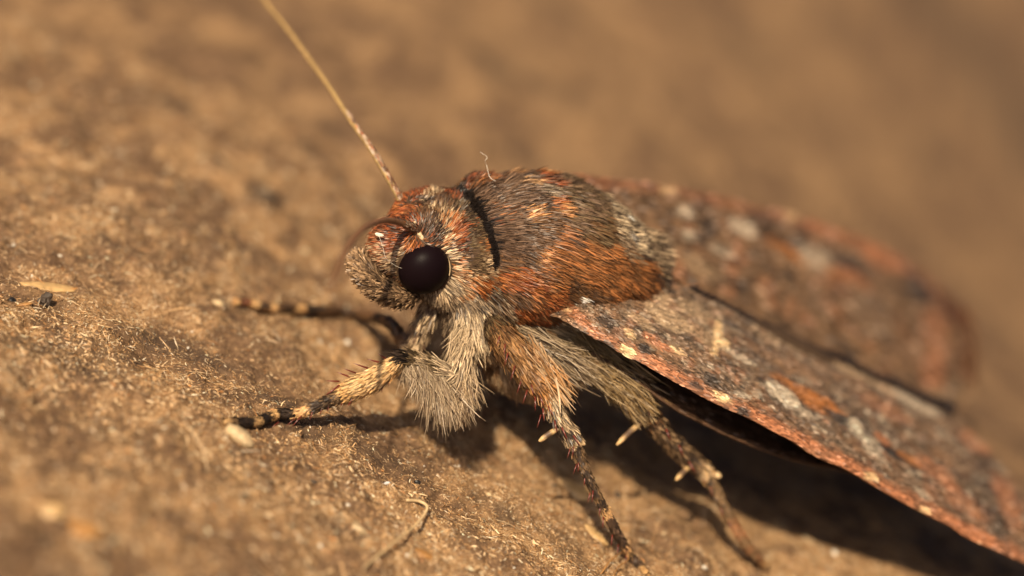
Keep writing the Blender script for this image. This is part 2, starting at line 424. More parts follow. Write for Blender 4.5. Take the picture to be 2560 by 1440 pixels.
# hair guides: px, py, direction in the picture, length px, lift, colour a, colour b, reach px
RUST = (0.25, 0.066, 0.021); ORG = (0.36, 0.135, 0.042); CRO = (0.58, 0.33, 0.15); GBR = (0.115, 0.068, 0.043); GBL = (0.165, 0.100, 0.062); DKB = (0.045, 0.026, 0.017)
BLK = (0.010, 0.007, 0.006); TAN = (0.46, 0.33, 0.20); CRM = (0.58, 0.44, 0.28); GRY = (0.31, 0.225, 0.145); BRN = (0.15, 0.073, 0.031); OLV = (0.125, 0.083, 0.042); WHT = (0.8, 0.74, 0.64)
GUIDES = [
 # crown and face
 (1000, 488, -.7, -.6, 34, .5, RUST, ORG, 28), (1040, 488, -.3, -1, 38, .6, RUST, DKB, 28), (1075, 490, -.25, -1, 38, .5, BRN, TAN, 26), (1105, 500, .2, -1, 36, .5, BRN, DKB, 28),
 (1020, 525, -.8, -.5, 30, .4, RUST, ORG, 26), (1035, 545, -.7, -.3, 22, .3, RUST, DKB, 20), (1065, 535, .1, -1, 24, .5, DKB, BRN, 28), (1085, 570, .3, -.9, 20, .5, DKB, GBR, 28), (1070, 592, .2, -.9, 16, .5, GBR, DKB, 22),
 (1095, 530, .2, -1, 44, .45, BRN, TAN, 22), (1115, 560, .5, -.85, 44, .4, ORG, TAN, 22), (1135, 565, .55, -.83, 46, .4, RUST, ORG, 24), (1145, 590, .85, -.5, 32, .35, RUST, ORG, 18), (1118, 606, .85, -.45, 36, .35, CRM, ORG, 18), (1140, 622, .95, -.2, 30, .3, RUST, DKB, 22),
 (1125, 640, .95, -.1, 34, .3, TAN, CRM, 18), (1142, 655, 1, .02, 32, .3, ORG, TAN, 20), (1128, 675, .9, .3, 36, .3, CRM, ORG, 18), (1125, 710, .75, .6, 36, .35, CRM, GRY, 20), (1110, 740, .45, .9, 34, .4, TAN, GBR, 20), (1085, 752, .1, 1, 26, .4, DKB, GRY, 22),
 (985, 560, -1, -.1, 30, .3, DKB, RUST, 26), (955, 585, -1, .05, 28, .35, RUST, BRN, 26), (985, 610, -1, .08, 30, .25, RUST, DKB, 26), (955, 630, -1, .12, 28, .35, RUST, TAN, 26), (985, 645, -.95, .3, 26, .25, TAN, BRN, 20), (1000, 625, -.95, .2, 26, .2, BRN, TAN, 18),
 (940, 660, -1, .1, 26, .4, GBR, BRN, 26), (965, 700, -.8, .5, 26, .4, BRN, TAN, 28), (1005, 745, -.4, .9, 24, .4, BRN, RUST, 26),
 # collar
 (1130, 490, .5, -.85, 30, .35, DKB, RUST, 22), (1150, 520, .8, -.55, 28, .25, OLV, DKB, 24), (1172, 545, .9, -.35, 28, .22, DKB, OLV, 24), (1185, 580, .95, -.2, 28, .2, OLV, DKB, 24), (1168, 600, .95, -.2, 26, .2, DKB, OLV, 20), (1200, 600, .95, -.15, 28, .2, OLV, BRN, 16), (1212, 610, 1, -.1, 28, .2, BRN, ORG, 18), (1188, 630, 1, 0, 28, .2, GBR, OLV, 26), (1165, 635, 1, 0, 26, .2, DKB, GBR, 20), (1182, 662, 1, .1, 28, .2, GBR, OLV, 24), (1215, 650, 1, .05, 24, .2, BRN, TAN, 18), (1175, 690, .95, .25, 40, .25, ORG, TAN, 26),
 # black line behind the collar
 (1120, 470, .5, -.8, 26, .4, BLK, RUST, 16), (1145, 474, .6, -.6, 16, .2, BLK, BLK, 13), (1165, 492, .7, -.5, 14, .1, BLK, BLK, 13), (1183, 512, .8, -.3, 14, .1, BLK, BLK, 13), (1199, 535, .9, -.2, 14, .1, BLK, BLK, 13), (1213, 562, .9, -.1, 14, .1, BLK, BLK, 13), (1224, 592, 1, 0, 14, .1, BLK, BLK, 13), (1232, 620, 1, 0, 14, .1, BLK, BLK, 13), (1235, 645, 1, 0, 14, .1, BLK, BRN, 12),
 # grey brown mantle
 (1170, 440, .8, -.5, 34, .35, DKB, RUST, 20), (1195, 455, .9, -.3, 46, .3, GBR, ORG, 20), (1225, 440, .95, -.2, 50, .3, ORG, RUST, 20), (1215, 480, .92, -.3, 48, .25, GBR, GBR, 22), (1240, 500, .95, -.2, 50, .22, GBR, GBL, 26), (1230, 530, .97, -.1, 44, .22, GBR, GBR, 20), (1270, 540, 1, .0, 50, .2, GBR, GBL, 30), (1255, 580, 1, .05, 46, .2, GBR, GBR, 22), (1290, 590, 1, .12, 50, .2, GBR, GBL, 30), (1262, 620, .98, .18, 46, .2, GBR, GBR, 20), (1270, 650, .96, .25, 46, .2, GBR, BRN, 20), (1310, 640, .93, .35, 46, .2, GBR, BRN, 24),
 (1270, 440, .97, .05, 60, .25, CRO, ORG, 20), (1305, 450, .97, .15, 56, .25, GBR, CRO, 18), (1320, 500, .97, .1, 52, .2, GBR, GBL, 28), (1350, 480, .95, .2, 54, .22, GRY, DKB, 18), (1375, 505, .95, .22, 54, .25, ORG, RUST, 16), (1392, 515, .95, .22, 54, .25, CRO, ORG, 16), (1350, 560, .97, .2, 50, .2, GBR, BRN, 28), (1300, 425, .97, .05, 50, .3, GBR, DKB, 20), (1360, 445, .95, .2, 50, .3, GBR, RUST, 20),
 (1420, 500, .92, .35, 56, .25, GBL, OLV, 22), (1460, 520, .9, .4, 58, .25, OLV, GBL, 26), (1430, 560, .92, .38, 58, .22, OLV, GBL, 22), (1400, 590, .93, .35, 54, .2, GBR, ORG, 24), (1480, 570, .88, .45, 60, .22, BRN, OLV, 26), (1540, 555, .85, .5, 54, .28, CRM, DKB, 20), (1565, 585, .85, .5, 40, .3, WHT, DKB, 12), (1590, 600, .82, .55, 60, .5, CRM, DKB, 22), (1620, 630, .85, .5, 66, .6, TAN, DKB, 26), (1640, 660, .9, .4, 60, .6, DKB, TAN, 20), (1560, 620, .85, .5, 56, .25, BRN, GRY, 20),
 (1440, 620, .9, .42, 56, .2, BRN, ORG, 28), (1500, 640, .88, .48, 60, .2, BRN, ORG, 28), (1550, 670, .84, .54, 60, .2, ORG, BRN, 26), (1590, 700, .80, .58, 96, .30, ORG, BRN, 26), (1610, 740, .85, .5, 90, .32, BRN, OLV, 26), (1625, 700, .82, .55, 90, .36, ORG, BRN, 22),
 (1340, 640, .92, .38, 40, .22, CRO, ORG, 14), (1380, 650, .9, .42, 54, .2, BRN, ORG, 24), (1440, 675, .88, .45, 58, .2, ORG, BRN, 26), (1500, 700, .86, .5, 58, .2, ORG, BRN, 26), (1540, 740, .86, .5, 56, .2, BRN, ORG, 24), (1480, 730, .86, .5, 50, .2, BRN, DKB, 22), (1425, 715, .85, .45, 40, .2, BRN, DKB, 20),  # last guide: dark brown hair painting in a shadow patch
 (1290, 690, .93, .35, 50, .22, ORG, RUST, 24), (1335, 680, .92, .38, 46, .22, GBR, ORG, 20), (1320, 710, .9, .4, 46, .22, ORG, RUST, 22), (1370, 700, .88, .45, 46, .22, ORG, BRN, 22), (1375, 740, .85, .5, 40, .22, RUST, ORG, 24), (1330, 750, .8, .55, 40, .22, GBR, ORG, 22), (1290, 740, .8, .55, 40, .22, GBR, BRN, 22), (1300, 780, .75, .65, 36, .25, RUST, ORG, 24), (1345, 785, .8, .55, 36, .25, RUST, BRN, 24), (1385, 765, .85, .5, 36, .22, RUST, BRN, 18), (1455, 742, .9, .4, 26, .2, WHT, WHT, 6),
 # neck, breast and belly
 (1160, 720, .85, .5, 44, .3, ORG, TAN, 24), (1195, 715, .9, .4, 44, .25, ORG, RUST, 22), (1180, 745, .8, .6, 44, .3, GRY, DKB, 24), (1220, 745, .8, .6, 44, .3, GRY, DKB, 24), (1250, 770, .75, .65, 44, .3, GRY, BRN, 24), (1140, 760, .4, .9, 44, .35, GRY, DKB, 24), (1170, 790, .3, .95, 56, .4, CRM, GRY, 26), (1215, 800, .4, .9, 60, .4, CRM, GRY, 28), (1250, 820, .5, .85, 50, .4, CRM, GRY, 24), (1120, 770, .2, 1, 40, .4, DKB, GRY, 24),
 (1280, 880, .55, .8, 56, .4, TAN, BRN, 34), (1320, 940, .55, .8, 56, .4, TAN, BRN, 34), (1300, 1000, .4, .9, 50, .45, TAN, BRN, 34), (1380, 860, .9, .45, 80, .3, GRY, CRM, 34), (1420, 920, .8, .6, 70, .3, BRN, TAN, 34), (1460, 860, .9, .45, 60, .3, GRY, BRN, 34)]
gp, gd, gl, gli, ga, gb, gr = [], [], [], [], [], [], []
for (px, py, dx, dy, ln, li, ca, cb, rr) in GUIDES:
    p, n = on_body(px, py); d = scr(dx, dy)
    # a hair lying on the surface and seen pointing along (dx, dy)
    vdir = ray(px, py); k = -np.dot(d, n)/np.dot(vdir, n) if abs(np.dot(vdir, n)) > 0.35 else 0.0
    d = d + vdir*k; d = nrm(d - n*np.dot(d, n))
    for mirror in (0, 1):
        q, e = p, d
        if mirror:
            s = np.dot(p-CEN, LAT); q = p - 2*LAT*s; e = d - 2*LAT*np.dot(d, LAT)
            if abs(s) < 0.08: continue
        gp.append(q); gd.append(e); gl.append(ln*PX); gli.append(li); ga.append(ca); gb.append(cb); gr.append(rr*PX)
gp, gd, gl, gli, ga, gb, gr = map(np.array, (gp, gd, gl, gli, ga, gb, gr))

LPX = [(1128, 462), (1148, 477), (1168, 495), (1186, 515), (1202, 540), (1215, 567), (1226, 597), (1233, 625), (1236, 652), (1232, 672)]
LINE = np.array([on_body(*q)[0] for q in LPX]); LINE = catmull(LINE, 60); LINE = np.vstack([LINE, LINE-2*LAT*((LINE-CEN)@LAT)[:, None]])
LINEW = np.tile(np.interp(np.linspace(0, 1, 60), [0, .15, .5, .85, 1], [4, 8, 9, 8, 4])*PX, 2)
_dl = np.sqrt(((BV[:, None]-LINE[None])**2).sum(-1)).min(1)
_t = smooth(.03, .016, _dl)[:, None]
body = put('body', BV, BT, M_BODY, moth, np.array((.060, .036, .021))*(1-_t)+np.array((.006, .004, .004))*_t)
def fur_on(V, T, n, width, sel=None):
    q, nn = sample_mesh(V, T, n)
    if sel is not None:
        k = sel(q); q, nn = q[k], nn[k]
    n = len(q); res = []
    for s in range(0, n, 6000):
        x, m = q[s:s+6000], nn[s:s+6000]; k = len(x)
        D2 = ((x[:, None]-gp[None])**2).sum(-1)
        W = np.exp(-np.minimum(D2/(gr[None]**2), 60)) + 1e-4/(D2+1e-3)**2*1e-4
        Wn = W/W.sum(1, keepdims=True)
        d = Wn@gd; d = nrm(d - m*np.sum(d*m, 1, keepdims=True)+1e-6)
        ln = (Wn@gl)*rng.uniform(0.65, 1.25, k); li = (Wn@gli)*rng.uniform(0.5, 1.5, k)
        Wc = W**2; Wc = np.cumsum(Wc/Wc.sum(1, keepdims=True), 1)
        pick = np.minimum((Wc < rng.random(k)[:, None]).sum(1), len(gp)-1)
        t = smooth(0.25, 0.75, fbm(x*26, 2, 5)*0.5+rng.random(k)*0.5)[:, None]
        c = (ga[pick]*(1-t)+gb[pick]*t)*np.where(rng.random(k) < .28, rng.uniform(.22, .6, k), rng.uniform(.7, 1.4, k))[:, None]
        cl = fbm(x*11, 2, 611)-.5; cl2 = np.stack([fbm(x*13+40*a_, 2, 620+a_)-.5 for a_ in range(3)], 1)
        ln = ln*0.70*(1+.35*cl); li = np.clip(li*(1+.8*cl), .03, 1.2)
        stray = rng.random(k) < .012; ln[stray] *= 1.4; li[stray] += .2
        d = nrm(d + cl2*.35)
        jit = rng.normal(0, 0.09, (k, 3)); d = nrm(d+jit-m*np.sum(jit*m, 1, keepdims=True))
        dire = d*np.cos(li)[:, None]+m*np.sin(li)[:, None]
        li = np.maximum(li, .16); dire = d*np.cos(li)[:, None]+m*np.sin(li)[:, None]
        bend = -m*(np.sin(li)*0.40)[:, None]
        # the bare black cleft behind the collar: hairs in front of it stop short, its own are black stubble
        dl = np.sqrt(((x[:, None]-LINE[None])**2).sum(-1)); near_i = dl.argmin(1); dmin = dl.min(1); hw_ = LINEW[near_i]
        inl = dmin < hw_; c[inl] = np.array(BLK)*rng.uniform(.6, 1.4, inl.sum())[:, None]; ln[inl] = .016; dire[inl] = m[inl]*.5+d[inl]
        for t_ in (1.0, .8, .6, .4, .25):
            tip = x + dire*(ln*t_)[:, None]+bend*(ln*t_*t_)[:, None]
            hit = (np.sqrt(((tip[:, None]-LINE[None])**2).sum(-1)) < (LINEW*.75)[None]).any(1) & ~inl
            ln[hit] = np.maximum(ln[hit]*(t_-.06), .018)
        res.append(strips(x - m*0.001, dire, m, ln, width*rng.uniform(0.7, 1.35, k), c*0.85, np.minimum(c*1.12, 0.95), bend, 2, 0.3, 0.55))
    return merge(res)

eyec = P(1060, 672, 0.030); eye_r = 0.097
def keep_body(q):
    return (np.linalg.norm(q-eyec, axis=1) > eye_r*1.0) & (((q-CEN)@A) < 0.75)
COLL = np.array([on_body(*q)[0] for q in [(1140, 500), (1165, 530), (1185, 565), (1200, 605), (1205, 645), (1150, 480), (1225, 500), (1250, 560), (1262, 620), (1265, 655), (1420, 712), (1455, 735)]])
v, f, c = merge([fur_on(BV, BT, 190000, 0.0042, keep_body),
                 fur_on(BV, BT, 160000, 0.0042, lambda q: np.sqrt(((q[:, None]-COLL[None])**2).sum(-1)).min(1) < .05)])
put('body_fur', v, f, M_FUR, body, c, 'stuff', False)['label'] = 'rust, grey-brown and cream hair combed back over head and thorax'

# eyes
def eye(c, lat):
    bm = bmesh.new(); ellipsoid(bm, c, eye_r*0.97, eye_r*0.80, eye_r*1.03, (A, lat, TOP))
    me = bpy.data.meshes.new('eye'); 
    for vv in bm.verts: vv.co -= Vector(BASE)
    bm.to_mesh(me); bm.free(); me.polygons.foreach_set('use_smooth', np.ones(len(me.polygons), bool))
    e = link('eye', me, M_EYE, moth); return e
e_near = eye(eyec, LAT); e_near['label'] = 'large dark compound eye'
mir = eyec - 2*LAT*np.dot(eyec-HEAD, LAT); eye(mir, LAT)
# pale rim of fine scales around the near eye, rooted at its edge
vd = nrm(CAM-eyec); e1 = nrm(CR-vd*np.dot(CR, vd)); e2 = np.cross(vd, e1)
def rim(a0, a1, n, col, ln, w, rr=1.0, out=1.0, lift=.2):
    a = rng.uniform(math.radians(a0), math.radians(a1), n)
    o = e1*np.cos(a)[:, None]+e2*np.sin(a)[:, None]
    root = eyec + o*(eye_r*rr) - vd*0.03 + rng.normal(0, .004, (n, 3))
    c = np.array(col)*rng.uniform(.7, 1.2, n)[:, None]
    tan_ = np.cross(vd, o)
    return strips(root, o*out+tan_*rng.normal(0, .25, n)[:, None]+vd*lift, np.tile(vd, (n, 1)), ln*rng.uniform(.7, 1.3, n), w, c, c, None, 3, .4, .5)
ra = np.linspace(math.radians(-15), math.radians(120), 50)
rp = eyec + (e1*np.cos(ra)[:, None]+e2*np.sin(ra)[:, None])*(eye_r*0.985) + vd*0.012
v, f = tube(rp, np.full(50, .0022), 6)
put('eye_rim', v, f, mat_plain('eye_rim', (.42, .30, .17), .4, .4), e_near)

# wings ------------------------------------------------------------
def wing_patch(costa, inner, nu, nv, outer, bulge, roofn, corr=0.004):
    Cc, Ci = catmull([P(*p) for p in costa], nu), catmull([P(*p) for p in inner], nu)
    u = np.linspace(0, 1, nu)[:, None, None]; vv = np.linspace(0, 1, nv)[None, :, None]
    S = Cc[:, None]*(1-vv) + Ci[:, None]*vv
    tanu = nrm(np.gradient(Cc*.5+Ci*.5, axis=0))[:, None]
    S = S + tanu*outer*(4*vv*(1-vv))**0.9*u**6
    N = nrm(np.cross(np.gradient(S, axis=0), np.gradient(S, axis=1)))
    if np.mean(N[..., 2]) < 0: N = -N
    prof = np.sin(math.pi*np.clip(vv, 0, 1)**0.7)
    S = S + N*bulge*prof*np.minimum(1, u*3)*(1-0.6*u)
    S = S + N*corr*np.sin(vv*math.pi*(7+5*u))*smooth(0.1, 0.4, u)
    S = S + N*((fbm((S.reshape(-1, 3))*7, 2, 15)-.5)*0.02).reshape(S.shape[0], S.shape[1], 1)
    N = nrm(np.cross(np.gradient(S, axis=0), np.gradient(S, axis=1)))
    if np.mean(N[..., 2]) < 0: N = -N
    return S, N

def wing(S, N, colfn, name, label, nscale, slen, swid, thick=0.008, umin=0.0, inner=False, dens=None, under=(.045, .026, .016)):
    nu, nv = S.shape[:2]; top = S.reshape(-1, 3); bot = (S - N*thick).reshape(-1, 3)
    ii = (np.arange(nu-1)[:, None]*nv+np.arange(nv-1)[None]).ravel()
    q = np.stack([ii, ii+nv, ii+nv+1, ii+1], 1)
    if np.dot(np.cross(top[q[0, 1]]-top[q[0, 0]], top[q[0, 3]]-top[q[0, 0]]), N[0, 0]) < 0: q = q[:, ::-1]
    n = len(top); edge = np.concatenate([np.arange(nv), np.arange(1, nu)*nv+nv-1, ((nu-1)*nv+np.arange(nv-1))[::-1], (np.arange(1, nu-1)*nv)[::-1]])
    e2_ = np.roll(edge, -1); sideq = np.stack([edge, e2_, e2_+n, edge+n], 1)
    uu, vv = np.meshgrid(np.linspace(0, 1, nu), np.linspace(0, 1, nv), indexing='ij')
    ct = colfn(uu.ravel(), vv.ravel(), top)
    o = put(name, np.vstack([top, bot]), [q, (q+n)[:, ::-1], sideq], M_WING, moth, np.vstack([ct, np.tile(np.array(under), (n, 1))]))
    if label: o['label'] = label
    # scales in overlapping rows
    u = rng.random(nscale)*(1-umin)+umin; v = rng.random(nscale)
    if dens is not None:
        k = rng.random(nscale) < dens(u, v); u, v = u[k], v[k]
    def samp(Fd, u, v):
        a = u*(nu-1); b_ = v*(nv-1); i = np.minimum(a.astype(int), nu-2); j = np.minimum(b_.astype(int), nv-2); a = (a-i)[:, None]; b_ = (b_-j)[:, None]
        return Fd[i, j]*(1-a)*(1-b_)+Fd[i+1, j]*a*(1-b_)+Fd[i, j+1]*(1-a)*b_+Fd[i+1, j+1]*a*b_
    p = samp(S, u, v); nn = nrm(samp(N, u, v)); tu = samp(nrm(np.gradient(S, axis=0)), u, v); tv = samp(nrm(np.gradient(S, axis=1)), u, v)
    m = len(u); d = nrm(tu + tv*(-0.22*(1-2*v)*smooth(.03, .2, v))[:, None] + rng.normal(0, 1, (m, 3))*(.05+.15*smooth(.02, .12, v))[:, None]); d = nrm(d-nn*np.sum(d*nn, 1, keepdims=True)) + nn*rng.uniform(.04, .22, m)[:, None]
    c = colfn(u+rng.normal(0, .004, m), np.clip(v+rng.normal(0, .012, m), 0, 1), p)*np.where(rng.random(m) < .25, rng.uniform(.3, .6, m), rng.uniform(.7, 1.5, m))[:, None]
    pale = rng.random(m) < .08; c[pale] = np.minimum(c[pale]*1.8+.08, .8)
    vv_, ff, cc = strips(p+nn*.001, d, nn, slen*rng.uniform(.7, 1.3, m), swid*rng.uniform(.7, 1.4, m), c*.9, c*1.08, -nn*.06, 2, .7, .25)
    put('wing_scales', vv_, ff, M_SCALE, o, cc, 'stuff', False)
    if inner:
        nf = 6000; u = rng.uniform(.3, 1, nf); v = rng.uniform(.985, 1, nf)
        p = samp(S, u, v); nn = nrm(samp(N, u, v)); tu = samp(nrm(np.gradient(S, axis=0)), u, v); tv = samp(nrm(np.gradient(S, axis=1)), u, v)
        c = np.array((.016, .010, .008))*rng.uniform(.6, 1.6, nf)[:, None]  # fringe hairs coloured near-black to paint in the shaded gap between the wings
        vv_, ff, cc = strips(p-nn*.004, tu*.55+tv*.7+nn*.25+rng.normal(0, .12, (nf, 3)), nn, (.035+.035*u)*rng.uniform(.7, 1.2, nf), .007, c, c, None, 2, .5, .4)
        put('inner_fringe', vv_, ff, M_SCALE, o, cc, 'stuff', False)
    # fringe on the outer margin
    nf = 5000; v = rng.random(nf); u = np.ones(nf)*.999
    p = samp(S, u, v); nn = nrm(samp(N, u, v)); tu = samp(nrm(np.gradient(S, axis=0)), u, v)
    c = colfn(u, v, p)*rng.uniform(.7, 1.5, nf)[:, None]
    vv_, ff, cc = strips(p, tu+rng.normal(0, .12, (nf, 3)), nn, .07*rng.uniform(.6, 1.2, nf), .006, c, c*1.1, None, 2, .5, .5)
    put('wing_fringe', vv_, ff, M_SCALE, o, cc, 'stuff', False)
    return o

def spots(S, lst):
    """wing markings: px, py, rx, ry, angle deg, colour, strength -> places on the wing membrane itself"""
    nu, nv = S.shape[:2]; F = S.reshape(-1, 3); rel = F-CAM; z = -(rel@CB); sx = 1280+(rel@CR)/z*DIST/PX; sy = 720-(rel@CU)/z*DIST/PX
    out = []
    for (px, py, rx, ry, an, col, st) in lst:
        i = int(np.argmin((sx-px)**2+(sy-py)**2)); iu, iv = divmod(i, nv)
        tu = nrm(S[min(iu+1, nu-1), iv]-S[max(iu-1, 0), iv]); tv = nrm(S[iu, min(iv+1, nv-1)]-S[iu, max(iv-1, 0)])
        tv = nrm(tv-tu*np.dot(tu, tv)); k = PX*z[i]/DIST
        # axes of the mark in the membrane
        def lift(dx, dy):
            Jx = np.array([[np.dot(tu, CR), np.dot(tv, CR)], [-np.dot(tu, CU), -np.dot(tv, CU)]])
            w = np.linalg.lstsq(Jx, np.array([dx, dy]), rcond=0.15)[0]; return tu*w[0]+tv*w[1]
        a = math.radians(an); e1_ = lift(math.cos(a), math.sin(a)); e2_ = lift(-math.sin(a), math.cos(a))
        G = np.stack([e1_*rx*k, e2_*ry*k], 1)       # metric: point - centre = G w
        out.append((F[i], np.linalg.pinv(G), np.array(col), st))
    return out

def paint(c, pts, sp, wob=.22, seed=81):
    w = (fbm(pts*24, 3, seed)-.5)*2*wob
    for ctr, Gi, col, st in sp:
        r = np.sqrt((((pts-ctr)@Gi.T)**2).sum(1)) + w
        m = (st*smooth(1.2, .75, r))[:, None]
        c = c*(1-m)+col*m
    return c

NEAR_C = [(1330, 770, .10), (1430, 810, .0), (1560, 885, .0), (1720, 970, .04), (1900, 1063, .12), (2100, 1168, .24), (2300, 1278, .38), (2480, 1372, .52), (2660, 1450, .68)]
NEAR_I = [(1470, 690, .22), (1560, 690, .32), (1660, 705, .44), (1800, 765, .60), (1950, 840, .78), (2100, 910, .95), (2220, 965, 1.07), (2310, 1008, 1.16), (2370, 1038, 1.24)]
S1, N1 = wing_patch(NEAR_C, NEAR_I, 150, 70, 0.05, 0.055, TOP)
WG = (0.175, 0.115, 0.074); WB = (0.215, 0.120, 0.066); WD = (0.038, 0.030, 0.025); WR = (0.35, 0.140, 0.066); WC = (0.62, 0.42, 0.22); WP = (0.46, 0.37, 0.27); WO = (0.32, 0.12, 0.035); WT = (0.34, 0.235, 0.14)
near_spots = spots(S1, [
 (1430, 785, 45, 14, 30, WR, .7), (1400, 770, 20, 9, 30, WC, .6), (1480, 830, 40, 12, 33, WR, .7), (1500, 795, 26, 16, 30, WD, .8), (1510, 855, 22, 8, 30, WD, .8),
 (1555, 868, 26, 12, 32, WC, .95), (1560, 830, 16, 10, 50, WC, .6), (1600, 870, 22, 14, 30, WD, .9), (1625, 905, 44, 12, 28, WR, .85), (1625, 850, 46, 11, 30, WR, .75), (1680, 870, 20, 8, 30, WC, .5), (1590, 800, 40, 12, 28, WT, .6),
 (1690, 940, 40, 11, 30, WR, .85), (1730, 960, 22, 8, 30, WD, .8), (1790, 990, 30, 10, 28, WC, .9), (1770, 950, 26, 12, 25, WD, .7), (1845, 985, 26, 8, 15, WP, .4), (1850, 1025, 26, 11, 28, WD, .9), (1905, 1050, 50, 11, 28, WR, .9), (2000, 1100, 70, 11, 28, WR, .85),
 (1660, 790, 70, 26, 30, WT, .75), (1730, 770, 50, 18, 30, WT, .6), (1760, 830, 60, 22, 30, WT, .45), (1785, 835, 10, 26, 0, WC, .9), (1800, 850, 18, 10, 40, WC, .8), (1640, 735, 40, 20, 35, WT, .7), (1840, 890, 50, 8, 30, WP, .5),
 (1820, 810, 40, 8, 30, WD, .5), (1880, 860, 60, 6, 30, WD, .4),
 (2000, 985, 100, 22, 30, WO, .85), (2090, 1045, 60, 12, 30, WD, .9), (2050, 1000, 60, 8, 30, WO, .9), (1945, 980, 64, 22, 33, WD, .7), (1945, 980, 54, 15, 33, WP, 1.0), (2010, 1030, 30, 8, 30, WP, .35),
 (2145, 1075, 44, 32, 40, WD, .6), (2138, 1072, 34, 17, 50, WP, .8), (2172, 1108, 30, 15, 35, WP, .65), (2225, 1128, 44, 12, 30, WD, 1.0), (2270, 1150, 50, 9, 30, WO, .6), (2200, 1095, 30, 10, 40, WR, .7),
 (2110, 1160, 60, 12, 28, WR, .7), (2165, 1185, 22, 10, 28, WC, .9), (2230, 1230, 60, 12, 28, WR, .8), (2310, 1272, 16, 8, 28, WC, .9), (2330, 1180, 70, 26, 32, WR, .45), (2420, 1330, 90, 16, 28, WR, .9), (2300, 1235, 26, 10, 30, WP, .5), (2400, 1250, 90, 26, 38, WR, .4), (2480, 1290, 60, 26, 45, WD, .5), (2460, 1180, 50, 60, 30, WD, .45), (2510, 1250, 30, 60, -30, WR, .5), (2420, 1100, 40, 40, 30, WR, .4), (1950, 900, 120, 14, 26, WB, .5), (2200, 1020, 90, 14, 26, WR, .35), (2050, 960, 80, 12, 26, WG, .5), (2130, 935, 130, 9, 25, WT, .7), (2290, 1010, 80, 10, 26, WP, .7), (1950, 855, 110, 8, 26, WT, .4)])
def near_col(u, v, p):
    c = np.tile(np.array(WG), (len(u), 1))
    t = smooth(.40, .62, fbm(p*np.array([9, 9, 9]), 4, 33))[:, None]; c = c*(1-t)+np.array(WB)*t
    t = smooth(.45, .70, v)[:, None]*.55; c = c*(1-t)+np.array((0.19, 0.118, 0.070))*t
    t = smooth(.56, .66, fbm(p*38, 3, 35))[:, None]*.6; c = c*(1-t)+np.array(WD)*t
    t = smooth(.62, .70, fbm(p*20+5, 3, 37))[:, None]*.3; c = c*(1-t)+np.array(WR)*t
    t = smooth(.64, .72, fbm(p*30+9, 3, 39))[:, None]*.5; c = c*(1-t)+np.array(WP)*t
    t = (smooth(.11, .05, v)*smooth(.15, .22, u)*(.45+.5*fbm(p*12, 2, 43)))[:, None]; c = c*(1-t)+np.array(WR)*t
    return np.clip(paint(c*.82, p, near_spots), 0.008, .9)
near_wing = wing(S1, N1, near_col, 'forewing', 'mottled grey-brown left forewing with rust edge and pale oval spots, its edge over the legs', 90000, .026, .0068, inner=True, dens=lambda u, v: np.where(u < .62, 1.0, .45))

FAR_C = [(1300, 440, .42), (1400, 437, .58), (1520, 448, .80), (1680, 470, 1.10), (1850, 505, 1.42), (2020, 550, 1.74), (2170, 608, 2.02), (2300, 680, 2.25), (2390, 760, 2.38)]
FAR_I = [(1500, 640, .42), (1600, 715, .52), (1690, 770, .62), (1810, 825, .76), (1950, 900, .93), (2090, 965, 1.09), (2210, 1015, 1.21), (2290, 1045, 1.30), (2350, 1060, 1.40)]
S2, N2 = wing_patch(FAR_C, FAR_I, 120, 60, 0.14, 0.03, TOP)
S2 = S2 - TOP*(0.09*np.linspace(0, 1, 60)[None, :, None]**1.5)*np.linspace(.5, 2.0, 120)[:, None, None]
far_spots = spots(S2, [
 (1840, 570, 44, 20, 20, WP, .6), (1710, 590, 22, 14, 40, WP, .75), (1705, 530, 24, 18, 0, WP, .6), (1790, 625, 36, 14, 20, WP, .5), (1660, 475, 30, 10, 15, WC, .5), (1760, 560, 20, 18, 0, WD, .7), (1640, 610, 40, 30, 20, WT, .5), (1740, 660, 60, 24, 30, WT, .4),
 (1930, 600, 60, 12, 22, WD, .8), (1960, 625, 80, 12, 26, WO, .75), (2060, 670, 60, 12, 30, WO, .6), (2030, 640, 48, 26, 30, WP, .65), (2105, 655, 34, 18, 20, WD, .95), (1975, 530, 24, 14, 10, WC, .6), (2060, 570, 60, 16, 15, WR, .7), (2160, 600, 60, 20, 25, WR, .7), (2200, 640, 70, 24, 25, WR, .5), (1900, 545, 60, 14, 15, WD, .5),
 (2290, 720, 50, 32, 40, WD, .85), (2330, 830, 40, 70, 0, WR, .4), (2370, 760, 40, 60, -30, (.10, .04, .02), .9), (2400, 880, 26, 90, 5, (.10, .045, .02), .8), (2320, 920, 40, 40, 0, WR, .5), (2250, 880, 60, 40, 20, WB, .5), (2330, 1000, 50, 20, 30, WT, .6), (2380, 960, 30, 40, 0, WT, .35), (2180, 780, 70, 50, 30, WG, .6), (2130, 690, 60, 16, 30, WR, .5)])
def far_col(u, v, p):
    c = np.tile(np.array((0.205, 0.120, 0.067)), (len(u), 1))
    t = smooth(.42, .62, fbm(p*6, 4, 133))[:, None]; c = c*(1-t)+np.array((.235, .135, .072))*t
    t = smooth(.56, .66, fbm(p*13, 3, 135))[:, None]*.6; c = c*(1-t)+np.array(WD)*t
    t = smooth(.58, .68, fbm(p*10+5, 3, 137))[:, None]*.4; c = c*(1-t)+np.array(WR)*t
    t = (smooth(.12, .04, v)*.6)[:, None]; c = c*(1-t)+np.array(WR)*t
    return np.clip(paint(c*.72, p, far_spots), 0.008, .9)
wing(S2, N2, far_col, 'forewing', 'brown right forewing with pale spots and dark rust tip, half under the other', 16000, .040, .013)

